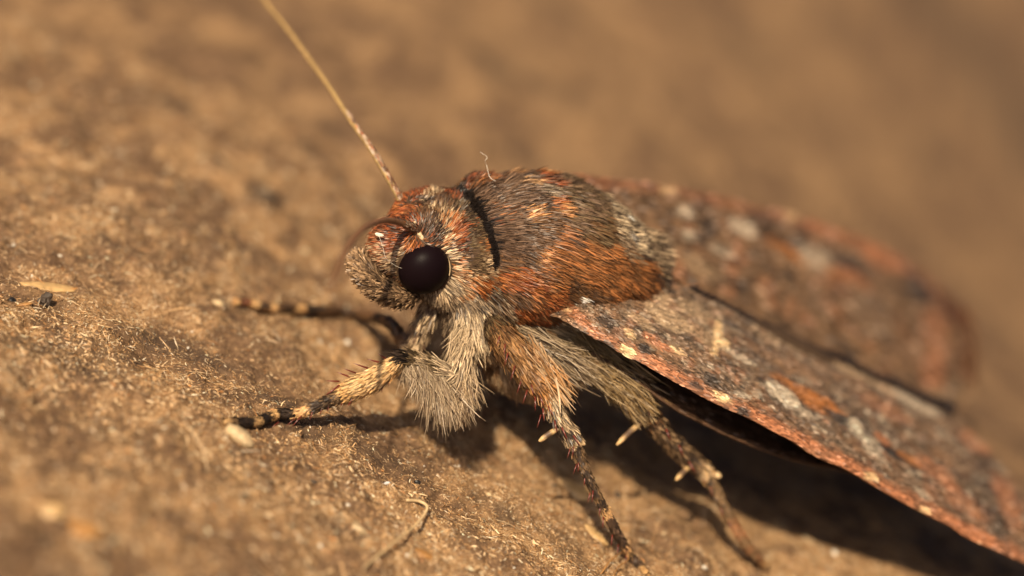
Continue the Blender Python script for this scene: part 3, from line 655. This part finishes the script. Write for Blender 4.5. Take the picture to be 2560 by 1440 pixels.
# hindwing under the near forewing
HW_C = [(1480, 880, .14), (1600, 960, .16), (1760, 1060, .24), (1920, 1130, .34), (2060, 1165, .5), (2180, 1190, .66), (2270, 1200, .85)]
HW_I = [(1560, 760, .50), (1680, 800, .62), (1800, 860, .75), (1930, 930, .90), (2060, 1000, 1.05), (2180, 1060, 1.2), (2260, 1100, 1.3)]
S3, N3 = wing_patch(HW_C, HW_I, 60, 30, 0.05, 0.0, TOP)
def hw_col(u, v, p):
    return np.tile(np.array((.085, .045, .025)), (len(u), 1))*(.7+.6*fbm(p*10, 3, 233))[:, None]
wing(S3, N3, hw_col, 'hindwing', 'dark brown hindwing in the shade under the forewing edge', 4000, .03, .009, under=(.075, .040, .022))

# legs ---------------------------------------------------------------
def leg(label, pts, rads, n, stops, hairs, hlen, hw=0.0055, lift=.25, spines=(), spurs=(), extra=()):
    """pts: centre line; stops: list of (t, colour a, colour b); hlen: list of (t, length px)"""
    c = catmull(pts, n); r = np.interp(np.linspace(0, 1, n), np.linspace(0, 1, len(rads)), rads)*PX
    V, F = tube(c, r, 10)
    st = np.array([s[0] for s in stops]); ca = np.array([s[1] for s in stops]); cb = np.array([s[2] for s in stops])
    def colat(t, q, dith):
        tt = np.clip(t+dith, 0, 1); i = np.maximum(np.searchsorted(st, tt, side='right')-1, 0)
        m = smooth(.40, .60, fbm(q*30, 2, 301)*.7+rng.random(len(q))*.3)[:, None]
        return ca[i]*(1-m)+cb[i]*m
    tv = np.concatenate([np.repeat(np.linspace(0, 1, n), 10), [0, 1]])
    o = put('leg', V, F, M_LEG, moth, colat(tv, V, 0*tv)*.8); o['label'] = label
    T, Nn, Bb = frames(c)
    seglen = np.linalg.norm(np.diff(c, axis=0), axis=1); w = seglen*(r[1:]+r[:-1]); w = w/w.sum()
    k = rng.choice(n-1, hairs, p=w); fr = rng.random(hairs)[:, None]; a = rng.uniform(0, 2*math.pi, hairs)[:, None]
    cc = c[k]*(1-fr)+c[k+1]*fr; rr = (r[k]*(1-fr[:, 0])+r[k+1]*fr[:, 0])[:, None]
    nn = Nn[k]*np.cos(a)+Bb[k]*np.sin(a); q = cc+nn*rr; t = (k+fr[:, 0])/(n-1)
    col = colat(t, q, rng.normal(0, .006, hairs))*np.where(rng.random(hairs) < .25, rng.uniform(.25, .6, hairs), rng.uniform(.7, 1.35, hairs))[:, None]
    ln = np.interp(t, [h[0] for h in hlen], [h[1] for h in hlen])*PX*rng.uniform(.6, 1.3, hairs)
    d = T[k]*math.cos(lift)+nn*(math.sin(lift)*rng.uniform(.3, 1.7, hairs))[:, None]+rng.normal(0, .12, (hairs, 3))
    parts = [strips(q-nn*.002, d, nn, ln, hw*rng.uniform(.7, 1.3, hairs), col*.85, np.minimum(col*1.15, .9), -nn*.12, 2, .4, .5)]
    for e in extra: parts.append(e(c, r, T))
    v_, f_, c_ = merge(parts); put('leg_scales', v_, f_, M_FUR, o, c_, 'stuff', False)
    for (px, py, d_, dx, dy, ln_, wd) in spines:
        p0 = P(px, py, d_); di = nrm(scr(dx, dy)+CB*.15); pp = np.array([p0-di*.012, p0+di*ln_*PX*.5+scr(.1, .12)*ln_*PX*.05, p0+di*ln_*PX])
        V, F = tube(pp, np.array([wd, wd*.75, wd*.12])*PX, 5); put('spine', V, F, M_SPINE, o)
    for (p0, p1, rad_, col1) in spurs:
        pp = catmull([P(*p0), (P(*p0)+P(*p1))/2+CU*.004, P(*p1)], 8)
        V, F = tube(pp, np.array([.8, .95, 1, 1.05, 1.1, 1.1, 1.0, .5])*rad_*PX, 8)
        tcol = np.array([(.16, .10, .055)]*3+[col1]+[(.10, .06, .035)]*2+[col1]*2); V_c = np.concatenate([np.repeat(tcol, 8, 0), tcol[:1], tcol[-1:]])
        so = put('spur', V, F, M_LEG, o, V_c)
    return o

def fringe(p0, p1, n, d0, spread, lmin, lmax, ca, cb, w=.0045, rootr=.02, droop=0.3, g=(1, 1)):
    def mk(c, r, T):
        t = rng.random(n)[:, None]; root = p0*(1-t)+p1*t+rng.normal(0, rootr, (n, 3))
        d = np.asarray(d0)+rng.normal(0, spread, (n, 3)); m = rng.random(n)[:, None]
        col = (np.array(ca)*(1-m)+np.array(cb)*m)*rng.uniform(.75, 1.2, n)[:, None]
        bend = np.tile(-np.array([0, 0, 1.])*droop*.4, (n, 1))+rng.normal(0, .10, (n, 3))
        return strips(root, d, np.tile(CB, (n, 1)), rng.uniform(lmin, lmax, n)*PX*(g[0]*(1-t[:, 0])+g[1]*t[:, 0]), w*rng.uniform(.7, 1.4, n), col*.75, col*1.1, bend, 3, .3, .8)
    return mk

LT, LD, LM = (.58, .35, .15), (.040, .026, .018), (.20, .12, .06)
def gnd(px, py, up=0.012):
    q = ground_hit(px, py); return q + ground_n(q)*up

# near foreleg
k0 = P(1005, 895, .02)
leg('left foreleg with orange-tan scaled shin, red spines and banded foot',
    [P(1185, 805, .16), P(1165, 870, .10), P(1148, 935, .08), P(1100, 925, .05), P(1050, 905, .03), P(1008, 896, .01), P(985, 912, .0), P(940, 945, -.02), P(885, 972, -.04), P(850, 990, -.05), P(800, 1012, -.07), P(745, 1034, -.08), gnd(690, 1052, .035), gnd(640, 1062, .025), gnd(600, 1066, .02), gnd(556, 1064, .018)],
    [22, 23, 21, 18, 18, 19, 23, 27, 26, 18, 14, 14, 14, 14, 14, 11], 110,
    [(0, CRM, GRY), (.20, OLV, TAN), (.30, LD, BLK), (.375, LT, (.66, .44, .22)), (.545, (.5, .3, .12), LT), (.59, LD, LM), (.70, LT, CRO), (.745, LD, BLK), (.80, LT, CRO), (.825, LD, BLK), (.87, LT, LM), (.89, LD, BLK), (.955, LM, LD), (.985, LT, LM)],
    9000, [(0, 50), (.15, 44), (.3, 24), (.4, 24), (.55, 22), (.6, 14), (.7, 11), (1, 9)], .0052,
    spines=[(965, 897, .0, -.6, -.4, 26, 2.4), (945, 905, .0, -.9, -.25, 30, 2.4), (912, 918, -.01, -.85, -.3, 32, 2.4), (882, 930, -.01, -.9, -.35, 26, 2.0), (868, 940, -.02, -.9, -.35, 28, 2.4), (840, 953, -.03, -1, -.05, 26, 2.2), (842, 968, -.06, -.7, .5, 34, 3.0), (868, 992, -.06, -.55, .75, 30, 3.0), (884, 992, -.06, -.5, .8, 30, 3.0), (912, 975, -.04, -.05, 1, 20, 2.6), (955, 960, -.02, .0, 1, 22, 2.2), (972, 948, -.02, .0, 1, 18, 2.0), (822, 1014, -.08, -.2, 1, 16, 1.8), (805, 1020, -.08, -.3, 1, 18, 1.8), (780, 1032, -.09, -.3, 1, 20, 1.8), (748, 1046, -.10, -.7, .8, 28, 1.8), (735, 1048, -.10, -.8, .7, 26, 1.6), (690, 1060, -.12, -.8, .6, 20, 1.4), (650, 1068, -.14, -.8, .6, 18, 1.4)],
    extra=[fringe(P(1105, 940, .06), P(1020, 915, .02), 3000, scr(.34, .9), .22, 55, 140, (.46, .35, .23), (.17, .11, .065), .0032, .016, .3, (1.0, .36)),
           fringe(P(1170, 810, .10), P(1150, 960, .08), 2600, scr(-.12, .95), .22, 30, 80, CRM, TAN, .0032, .016),
           fringe(P(1160, 930, .08), P(1140, 985, .08), 1300, scr(.18, .95), .24, 35, 75, TAN, (.16, .10, .06), .0034, .018)])
# far foreleg
leg('right foreleg behind the palps, banded foot on the bark',
    [P(1090, 745, .22), P(1065, 800, .22), P(1035, 875, .26), P(1005, 850, .38), P(970, 805, .46), gnd(880, 800, .03), gnd(800, 788, .03), gnd(730, 786, .03), gnd(660, 782, .03), gnd(610, 772, .03), gnd(580, 766, .025)],
    [26, 24, 17, 16, 15, 13, 13, 13, 13, 12, 9], 90,
    [(0, GBR, TAN), (.18, TAN, BRN), (.28, LD, BRN), (.62, LD, BLK), (.665, LT, CRO), (.70, LD, BRN), (.765, LT, CRO), (.795, LD, BRN), (.84, LT, CRO), (.875, (.20, .07, .03), LD), (.96, (.4, .18, .06), LT)],
    4200, [(0, 34), (.2, 28), (.3, 14), (1, 9)], .0055)
# near middle leg
leg('left middle leg with orange-brown hair tuft on the thigh and red spines',
    [P(1222, 790, .14), P(1250, 830, .06), P(1295, 890, .02), P(1340, 945, .0), P(1368, 980, .0), P(1392, 1035, .0), P(1420, 1080, .01), P(1437, 1108, .01), P(1455, 1160, .03), P(1485, 1225, .06), P(1520, 1290, .12), P(1552, 1350, .2), P(1585, 1400, .28), gnd(1612, 1440)],
    [30, 35, 36, 31, 23, 20, 21, 18, 13, 12, 12, 12, 11, 9], 120,
    [(0, DKB, OLV), (.07, (.30, .16, .065), BRN), (.20, (.38, .18, .06), BRN), (.30, (.34, .17, .07), (.5, .38, .24)), (.345, LD, TAN), (.50, TAN, LM), (.535, LD, LM), (.74, LT, CRO), (.765, LD, GBR), (.865, LT, CRO), (.89, LD, GBR), (.97, LT, LM)],
    11000, [(0, 30), (.1, 38), (.25, 42), (.34, 30), (.4, 22), (.5, 26), (.54, 13), (1, 10)], .0052, .22,
    spines=[(1247, 848, -.05, -.3, 1, 20, 2), (1262, 868, -.05, -.1, 1, 22, 2), (1268, 890, -.05, -.3, 1, 26, 2.2), (1285, 922, -.05, -.3, 1, 30, 2.2), (1302, 955, -.04, -.35, 1, 32, 2.2), (1316, 982, -.04, -.35, 1, 30, 2.2), (1330, 970, -.06, .15, 1, 22, 2.2), (1338, 1000, -.05, .0, 1, 28, 2.4), (1352, 996, -.05, .4, 1, 24, 2.4), (1358, 1030, -.05, .1, 1, 24, 2.4), (1374, 1022, -.05, .5, 1, 22, 2.2), (1350, 1045, -.03, -.3, 1, 26, 2.2), (1388, 1060, -.05, .2, 1, 22, 2.4), (1408, 1076, -.05, .45, 1, 26, 2.4), (1438, 1096, -.04, .6, .9, 24, 2.4), (1433, 1122, -.02, -.1, 1, 22, 2.0), (1424, 1126, -.01, -.3, 1, 22, 1.8), (1446, 1160, .01, -.05, 1, 22, 2), (1440, 1165, .02, -.35, 1, 22, 1.8), (1462, 1195, .03, -.1, 1, 22, 2), (1482, 1235, .04, -.1, 1, 22, 2), (1474, 1238, .05, -.3, 1, 20, 1.8), (1500, 1270, .08, -.1, 1, 22, 2), (1508, 1300, .1, -.1, 1, 22, 1.8), (1530, 1345, .16, -.1, 1, 20, 1.8), (1545, 1368, .2, -.1, 1, 20, 1.8), (1565, 1395, .24, -.1, 1, 20, 1.8)],
    spurs=[((1408, 1066, .0), (1348, 1103, -.02), 7, (.50, .33, .15)), ((1420, 1090, .02), (1462, 1112, -.01), 7, (.5, .34, .18))],
    extra=[fringe(P(1300, 860, .02), P(1375, 950, .0), 1500, nrm(P(1400, 990, 0)-P(1340, 880, 0)), .16, 40, 85, (.42, .20, .07), TAN, .005, .022, .1),
           fringe(P(1300, 830, .12), P(1420, 900, .14), 900, nrm(P(1420, 900, .1)-P(1300, 830, .1)), .16, 50, 95, (.15, .10, .06), (.40, .30, .19), .0034, .022, .1)])
# near hind leg
leg('left hind leg under the wing edge, shaggy thigh and long pale-spurred shin',
    [P(1370, 850, .30), P(1440, 880, .24), P(1520, 935, .22), P(1580, 990, .23), P(1612, 1030, .26), P(1660, 1085, .32), P(1715, 1140, .39), P(1765, 1185, .42), P(1800, 1250, .44), P(1840, 1320, .48), P(1876, 1375, .53), gnd(1908, 1420, .02)],
    [32, 38, 36, 30, 24, 23, 24, 21, 15, 14, 14, 12], 110,
    [(0, (.18, .12, .07), BRN), (.12, (.20, .125, .05), (.34, .24, .13)), (.33, BRN, LD), (.40, (.24, .15, .08), LD), (.60, TAN, LT), (.645, LM, LD), (.78, (.28, .13, .06), LM), (.96, LT, CRM)],
    7500, [(0, 40), (.15, 54), (.3, 52), (.38, 24), (.6, 24), (.65, 12), (1, 10)], .0056, .24,
    spines=[(1620, 1020, .2, .2, 1, 22, 2.2), (1668, 1080, .26, .4, 1, 24, 2.4), (1700, 1120, .32, .4, 1, 24, 2.4), (1725, 1160, .36, .6, 1, 28, 2.6), (1752, 1190, .4, .6, .9, 26, 2.4), (1778, 1225, .40, .2, 1, 18, 2), (1804, 1275, .43, .2, 1, 18, 2), (1824, 1310, .45, .2, 1, 18, 2)],
    spurs=[((1620, 1042, .27), (1542, 1112, .20), 7, (.48, .31, .14)), ((1735, 1158, .40), (1690, 1200, .34), 7, (.45, .29, .13)), ((1755, 1178, .44), (1802, 1192, .40), 9, (.55, .38, .2))],
    extra=[fringe(P(1430, 850, .2), P(1560, 950, .2), 2200, nrm(P(1640, 1030, .24)-P(1480, 890, .2)), .14, 50, 100, (.19, .12, .05), (.34, .24, .13), .0042, .026, .1)])

# palps
for k, (off, lab) in enumerate([(np.zeros(3), 'scaly brown palp below the left eye'), (-LAT*.06+A*.035-TOP*.02, 'scaly brown palp on the right side of the face')]):
    pts = np.array([P(1040, 742, .10), P(1000, 742, .05), P(955, 722, .03), P(925, 696, .04), P(905, 668, .06), P(897, 648, .08)])+off
    c = catmull(pts, 24); r = np.interp(np.linspace(0, 1, 24), [0, .3, .7, 1], [16, 25, 25, 13])*PX
    V, F = tube(c, r, 12); o = put('palp', V, F, M_SKIN); o['label'] = lab
    T, Nn, Bb = frames(c); n = 3600; kk = rng.integers(0, 23, n); fr = rng.random(n)[:, None]; a = rng.uniform(0, 6.283, n)[:, None]
    nn = Nn[kk]*np.cos(a)+Bb[kk]*np.sin(a); q = c[kk]*(1-fr)+c[kk+1]*fr+nn*(r[kk][:, None])
    m = smooth(.35, .65, fbm(q*34, 2, 401)*.6+rng.random(n)*.4)[:, None]
    col = (np.array((.075, .046, .027))*(1-m)+np.array((.30, .19, .105))*m)*rng.uniform(.6, 1.35, n)[:, None]
    d = T[kk]*.75+scr(-.4, .3)*.6+nn*.35+rng.normal(0, .22, (n, 3))
    v_, f_, c_ = strips(q, d, nn, rng.uniform(12, 27, n)*PX, .0066*rng.uniform(.7, 1.3, n), col*.75, np.minimum(col*1.25, .8), None, 2, .8, .5)
    put('palp_scales', v_, f_, M_FUR, o, c_, 'stuff', False)
# antennae
def antenna(pts, r0, r1, label, scal, shaft, up, tip=(.30, .19, .075)):
    c = catmull(pts, 80); r = np.linspace(r0, r1, 80)*PX*(1+.06*np.cos(np.arange(80)*math.pi))
    V, F = tube(c, r, 8); t = np.concatenate([np.repeat(np.linspace(0, 1, 80), 8), [0, 1]])[:, None]
    o = put('antenna', V, F, M_ANT, moth, np.array(shaft)*(1-t)+np.array(tip)*t); o['label'] = label
    T, Nn, Bb = frames(c); n = 900; kk = (rng.random(n)**1.2*scal*79).astype(int); a = rng.uniform(0, 6.283, n)[:, None]
    nn = Nn[kk]*np.cos(a)+Bb[kk]*np.sin(a); ok = (nn@up) > -.1; nn, kk = nn[ok], kk[ok]; n = len(kk)
    col = np.array([(.38, .27, .19), (.14, .08, .05), (.30, .11, .045)])[rng.choice(3, n, p=[.4, .35, .25])]*rng.uniform(.7, 1.3, n)[:, None]
    v_, f_, c_ = strips(c[kk]+nn*(r[kk][:, None])+T[kk]*rng.uniform(-.004, .004, n)[:, None], T[kk]+nn*.25, nn, 13*PX, .007, col, col, None, 2, .7, .3)
    put('antenna_scales', v_, f_, M_FUR, o, c_, 'stuff', False)
antenna([P(1000, 500, .20), P(990, 480, .20), P(955, 418, .22), P(920, 362, .27), P(880, 305, .36), P(830, 228, .50), P(775, 150, .66), P(720, 75, .80), P(670, 12, .92), P(615, -60, 1.05)], 9, 5, 'long straw-coloured antenna rising from the crown', .48, (.30, .20, .085), scr(.85, -.4))
antenna([P(1050, 600, .03), P(1045, 580, .0), P(1030, 568, -.03), P(1000, 557, -.08), P(960, 551, -.22), P(918, 566, -.40), P(882, 600, -.58), P(856, 642, -.74), P(838, 690, -.88), P(824, 722, -.98)], 10, 5, 'brown antenna bent forward and down past the face', .3, (.15, .075, .036), CB, (.16, .07, .03))
# pale scape at the foot of the near antenna
v_, f_, c_ = rim(0, 360, 10, CRM, .02, .005)
pts = catmull([P(1062, 604, .0), P(1052, 590, -.01), P(1040, 572, -.01), P(1036, 555, .0)], 12)
V, F = tube(pts, np.array([5, 8, 8, 7, 6, 7, 6, 6, 6, 6, 5, 4])*PX, 10)
put('antenna_socket', V, F, mat_plain('scape', (.55, .40, .24), .55, .3, .4, 60, .6))['label'] = 'cream scaled base of the left antenna'

# ------------------------------------------------------------------ small things lying about
def blob(name, px, py, sx, sy, sz, mat, label, cat, group=None, seed=1, jag=.35, ang=0, on=None, sub=2, sink=.35):
    p = ground_hit(px, py) if on is None else on
    n = ground_n(p) if on is None else CB
    k = PX*np.dot(CAM-p, CB)/DIST
    bm = bmesh.new(); bmesh.ops.create_icosphere(bm, subdivisions=sub, radius=1.0)
    V = np.array([v.co[:] for v in bm.verts]); w = 1+(fbm(V*1.7+seed*9.1, 3, 500+seed)-.5)*2*jag; V = V*w[:, None]
    for v_, q in zip(bm.verts, V): v_.co = q*np.array([sx, sy, sz])*k
    me = bpy.data.meshes.new(name); bm.to_mesh(me); bm.free()
    ex = nrm(scr(math.cos(math.radians(ang)), math.sin(math.radians(ang)))); ex = nrm(ex-n*np.dot(ex, n)); ey = np.cross(n, ex)
    o = link(name, me, mat); Mx = Matrix.Identity(4)
    q = p + n*sz*k*(1-sink*2)
    for i in range(3): Mx[i][0], Mx[i][1], Mx[i][2], Mx[i][3] = ex[i], ey[i], n[i], q[i]
    o.matrix_world = Mx
    return tag(o, label, cat, group)

M_CREAM = mat_plain('cream_grit', (.48, .35, .20), .45, .4); M_TANF = mat_plain('tan_flake', (.42, .265, .115), .5, .4); M_AMB = mat_plain('amber_flake', (.30, .150, .050), .5, .3)
M_BLACK = mat_plain('black_grit', (.012, .010, .009), .4, .5); M_WHITE = mat_plain('white_grit', (.60, .54, .45), .3, .5); M_DARK = mat_plain('dark_grit', (.05, .035, .025), .6, .3); M_GLASS = mat_plain('grey_crystal', (.58, .58, .58), .15, .6)
blob('pebble', 595, 1098, 44, 30, 22, M_CREAM, 'cream pebble beneath the outstretched foreleg foot', 'pebble', seed=2, ang=20)
blob('bark_flake', 1490, 1338, 40, 17, 6, M_TANF, 'orange-tan bark flake beside the middle leg foot', 'flake', seed=3, ang=55, jag=.5)
blob('bark_flake', 1440, 1228, 50, 22, 7, M_TANF, 'broad tan bark flake behind the middle leg', 'flake', seed=23, ang=40, jag=.5)
blob('bark_flake', 895, 1325, 26, 20, 10, M_CREAM, 'cream bark flake near the bent pale fibre, not touching it', 'flake', seed=4, ang=40)
blob('bark_flake', 205, 1325, 48, 34, 12, M_AMB, 'large amber-orange flake next to a small tan flake', 'flake', seed=5, ang=15)
blob('bark_flake', 130, 1280, 28, 24, 10, M_TANF, 'small tan flake next to a larger amber flake', 'flake', seed=6)
blob('bark_flake', 1060, 1388, 30, 20, 8, M_AMB, 'brown-amber flake touching the bent pale fibre', 'flake', seed=7)
blob('wood_chip', 128, 722, 82, 26, 9, M_TANF, 'straw-coloured wood chip behind a black crumb', 'wood chip', seed=8, ang=-32, jag=.3)
blob('wood_splinter', 155, 728, 52, 5, 4, M_AMB, 'orange splinter along the straw-coloured chip', 'splinter', seed=9, ang=-33, jag=.3)
blob('wood_splinter', 62, 762, 22, 6, 4, M_AMB, 'short orange splinter between two black crumbs', 'splinter', seed=10, ang=-30)
blob('crumb', 30, 754, 11, 9, 9, M_BLACK, 'tiny black crumb touching an orange splinter', 'crumb', seed=11)
cr_ = blob('crumb', 104, 764, 15, 13, 20, M_DARK, 'spiky black-brown crumb standing on the fibres', 'crumb', seed=12, jag=.8, sub=3, sink=.15)
cp = ground_hit(104, 770)
pp = [(cp + scr(-9, -4)*PX, scr(.15, -1), 26), (cp+scr(-4, 8)*PX, scr(1, .25), 34), (cp+scr(-2, 10)*PX, scr(1, -.05), 38), (cp+scr(16, 4)*PX, scr(.2, -1), 14), (cp+scr(4, 0)*PX, scr(.4, -1), 18)]
V_, F_, C_ = merge([strips(np.array([a_]), np.array([b_]), np.array([CB]), np.array([l_*PX]), np.array([3.2*PX]), np.array([[.35, .26, .16]]), np.array([[.2, .14, .09]]), np.array([scr(.1, .2)]), 4, .2, .1) for a_, b_, l_ in pp])
iv = np.array(cr_.matrix_world.inverted()); V_ = V_@iv[:3, :3].T+iv[:3, 3]
link('crumb_bristles', make_mesh('crumb_bristles', V_, F_, C_, False), M_FIB, cr_)
blob('crystal_grain', 968, 1210, 9, 5, 5, M_GLASS, 'clear grey crystal grain close to a black grain', 'grain', seed=13, ang=-40)
blob('crumb', 1043, 1208, 9, 6, 7, M_BLACK, 'shiny black grain among sharp fibres', 'crumb', seed=14, ang=30)
GRAIN = 'pale sand grain lying loose among the matted bark fibres'
OWN = {20: 'cream clump of grit at the banded foot of the right foreleg', 6: 'cream grain between the crystal grain and the middle leg', 12: 'grey grain in the shade under the wing edge', 0: 'bright white grain under the grey crystal grain', 1: 'round white grain of a pair behind the tan shin', 2: 'white grain of a pair, the one closer to the tan shin',
       13: 'cream grain beside the middle leg foot', 14: 'white grain between the middle and hind leg feet', 17: 'yellowish grain just above the straw-coloured chip'}
for i, (px, py, sz_) in enumerate([(870, 1263, 8), (797, 855, 11), (868, 857, 11), (34, 614, 10), (1147, 1166, 5), (1138, 1165, 4), (1222, 1237, 11), (800, 1365, 9), (1017, 1388, 8), (1285, 1420, 6), (1060, 1165, 3), (740, 1090, 4), (2086, 1384, 14), (1660, 1335, 9), (1760, 1420, 12), (480, 830, 5), (690, 1340, 8), (80, 690, 6), (470, 870, 6), (150, 640, 8), (545, 762, 22)]):
    sz_ *= .75
    blob('sand_grain', px, py, sz_, sz_*.65, sz_*.6, M_CREAM if i in (20, 6, 13) else M_WHITE, OWN.get(i, GRAIN), 'grain', None if i in OWN else 'pale sand grains scattered on the bark', seed=30+i, ang=i*37, sub=2)
for i, (px, py, sz_, lab) in enumerate([(668, 492, 22, 'largest dark bark chip, under the long straw-coloured antenna'), (545, 402, 16, 'dark bark chip behind the largest dark chip'), (1545, 1238, 10, 'dark bark chip behind the middle leg foot'), (1172, 1168, 8, 'small dark chip below the white leg fur'), (1385, 1215, 7, 'small dark chip before the middle leg shin'), (785, 1205, 9, 'dark chip between cream pebble and crystal grain')]):
    blob('dark_chip', px, py, sz_*1.4, sz_*.8, sz_*.4, M_DARK, lab, 'chip', 'dark chips on the bark', seed=60+i, ang=25+i*31)

def thread(name, pts, r, mat, label, cat):
    c = catmull(pts, 40); o0 = c[0]; V, F = tube(c-o0, np.full(40, r*PX)*np.linspace(1, .6, 40), 6)
    return tag(link(name, make_mesh(name, V, F), mat, loc=o0), label, cat)
M_THR = mat_plain('pale_thread', (.52, .37, .20), .5, .3, .2, 20, 0); M_WTH = mat_plain('white_thread', (.75, .68, .58), .4, .4, .1, 20, 0)
def gl_(px, py, up): return ground_hit(px, py)+np.array([0, 0, up])
thread('bent_fibre', [gl_(1015, 1255, .008), gl_(1045, 1265, .02), gl_(1060, 1288, .03), gl_(1030, 1330, .03), gl_(965, 1382, .03), gl_(905, 1428, .02)], 4.5, M_THR, 'long bent straw-pale fibre lying across the bark', 'fibre')
thread('curled_fibre', [gl_(1500, 1440, .01), gl_(1520, 1415, .03), gl_(1548, 1405, .05), gl_(1560, 1418, .04), gl_(1540, 1428, .02), gl_(1530, 1450, .01)], 2.2, M_AMB, 'curled amber fibre at the middle leg foot', 'fibre')
tp, tn = on_body(1238, 470)
thread('white_thread', [tp+tn*.03, P(1225, 445, .2)+CB*.1, P(1217, 415, .16), P(1213, 402, .14), P(1218, 393, .14), P(1208, 385, .14), P(1200, 380, .14)], .6, M_WTH, 'hair-thin white thread stuck on top of the thorax', 'thread')
hp, hn = on_body(960, 597)
blob('white_flake', 962, 594, 11, 5, 2, M_WHITE, 'tiny white flake stuck on the face above the palps', 'flake', seed=90, ang=15, on=hp+hn*.035)
thread('white_thread', [hp+hn*.04, P(957, 618, -.02), P(965, 645, -.05), P(985, 662, -.06), P(1005, 671, -.065)], .35, M_WTH, 'fine white thread hanging from the face to the eye', 'thread')
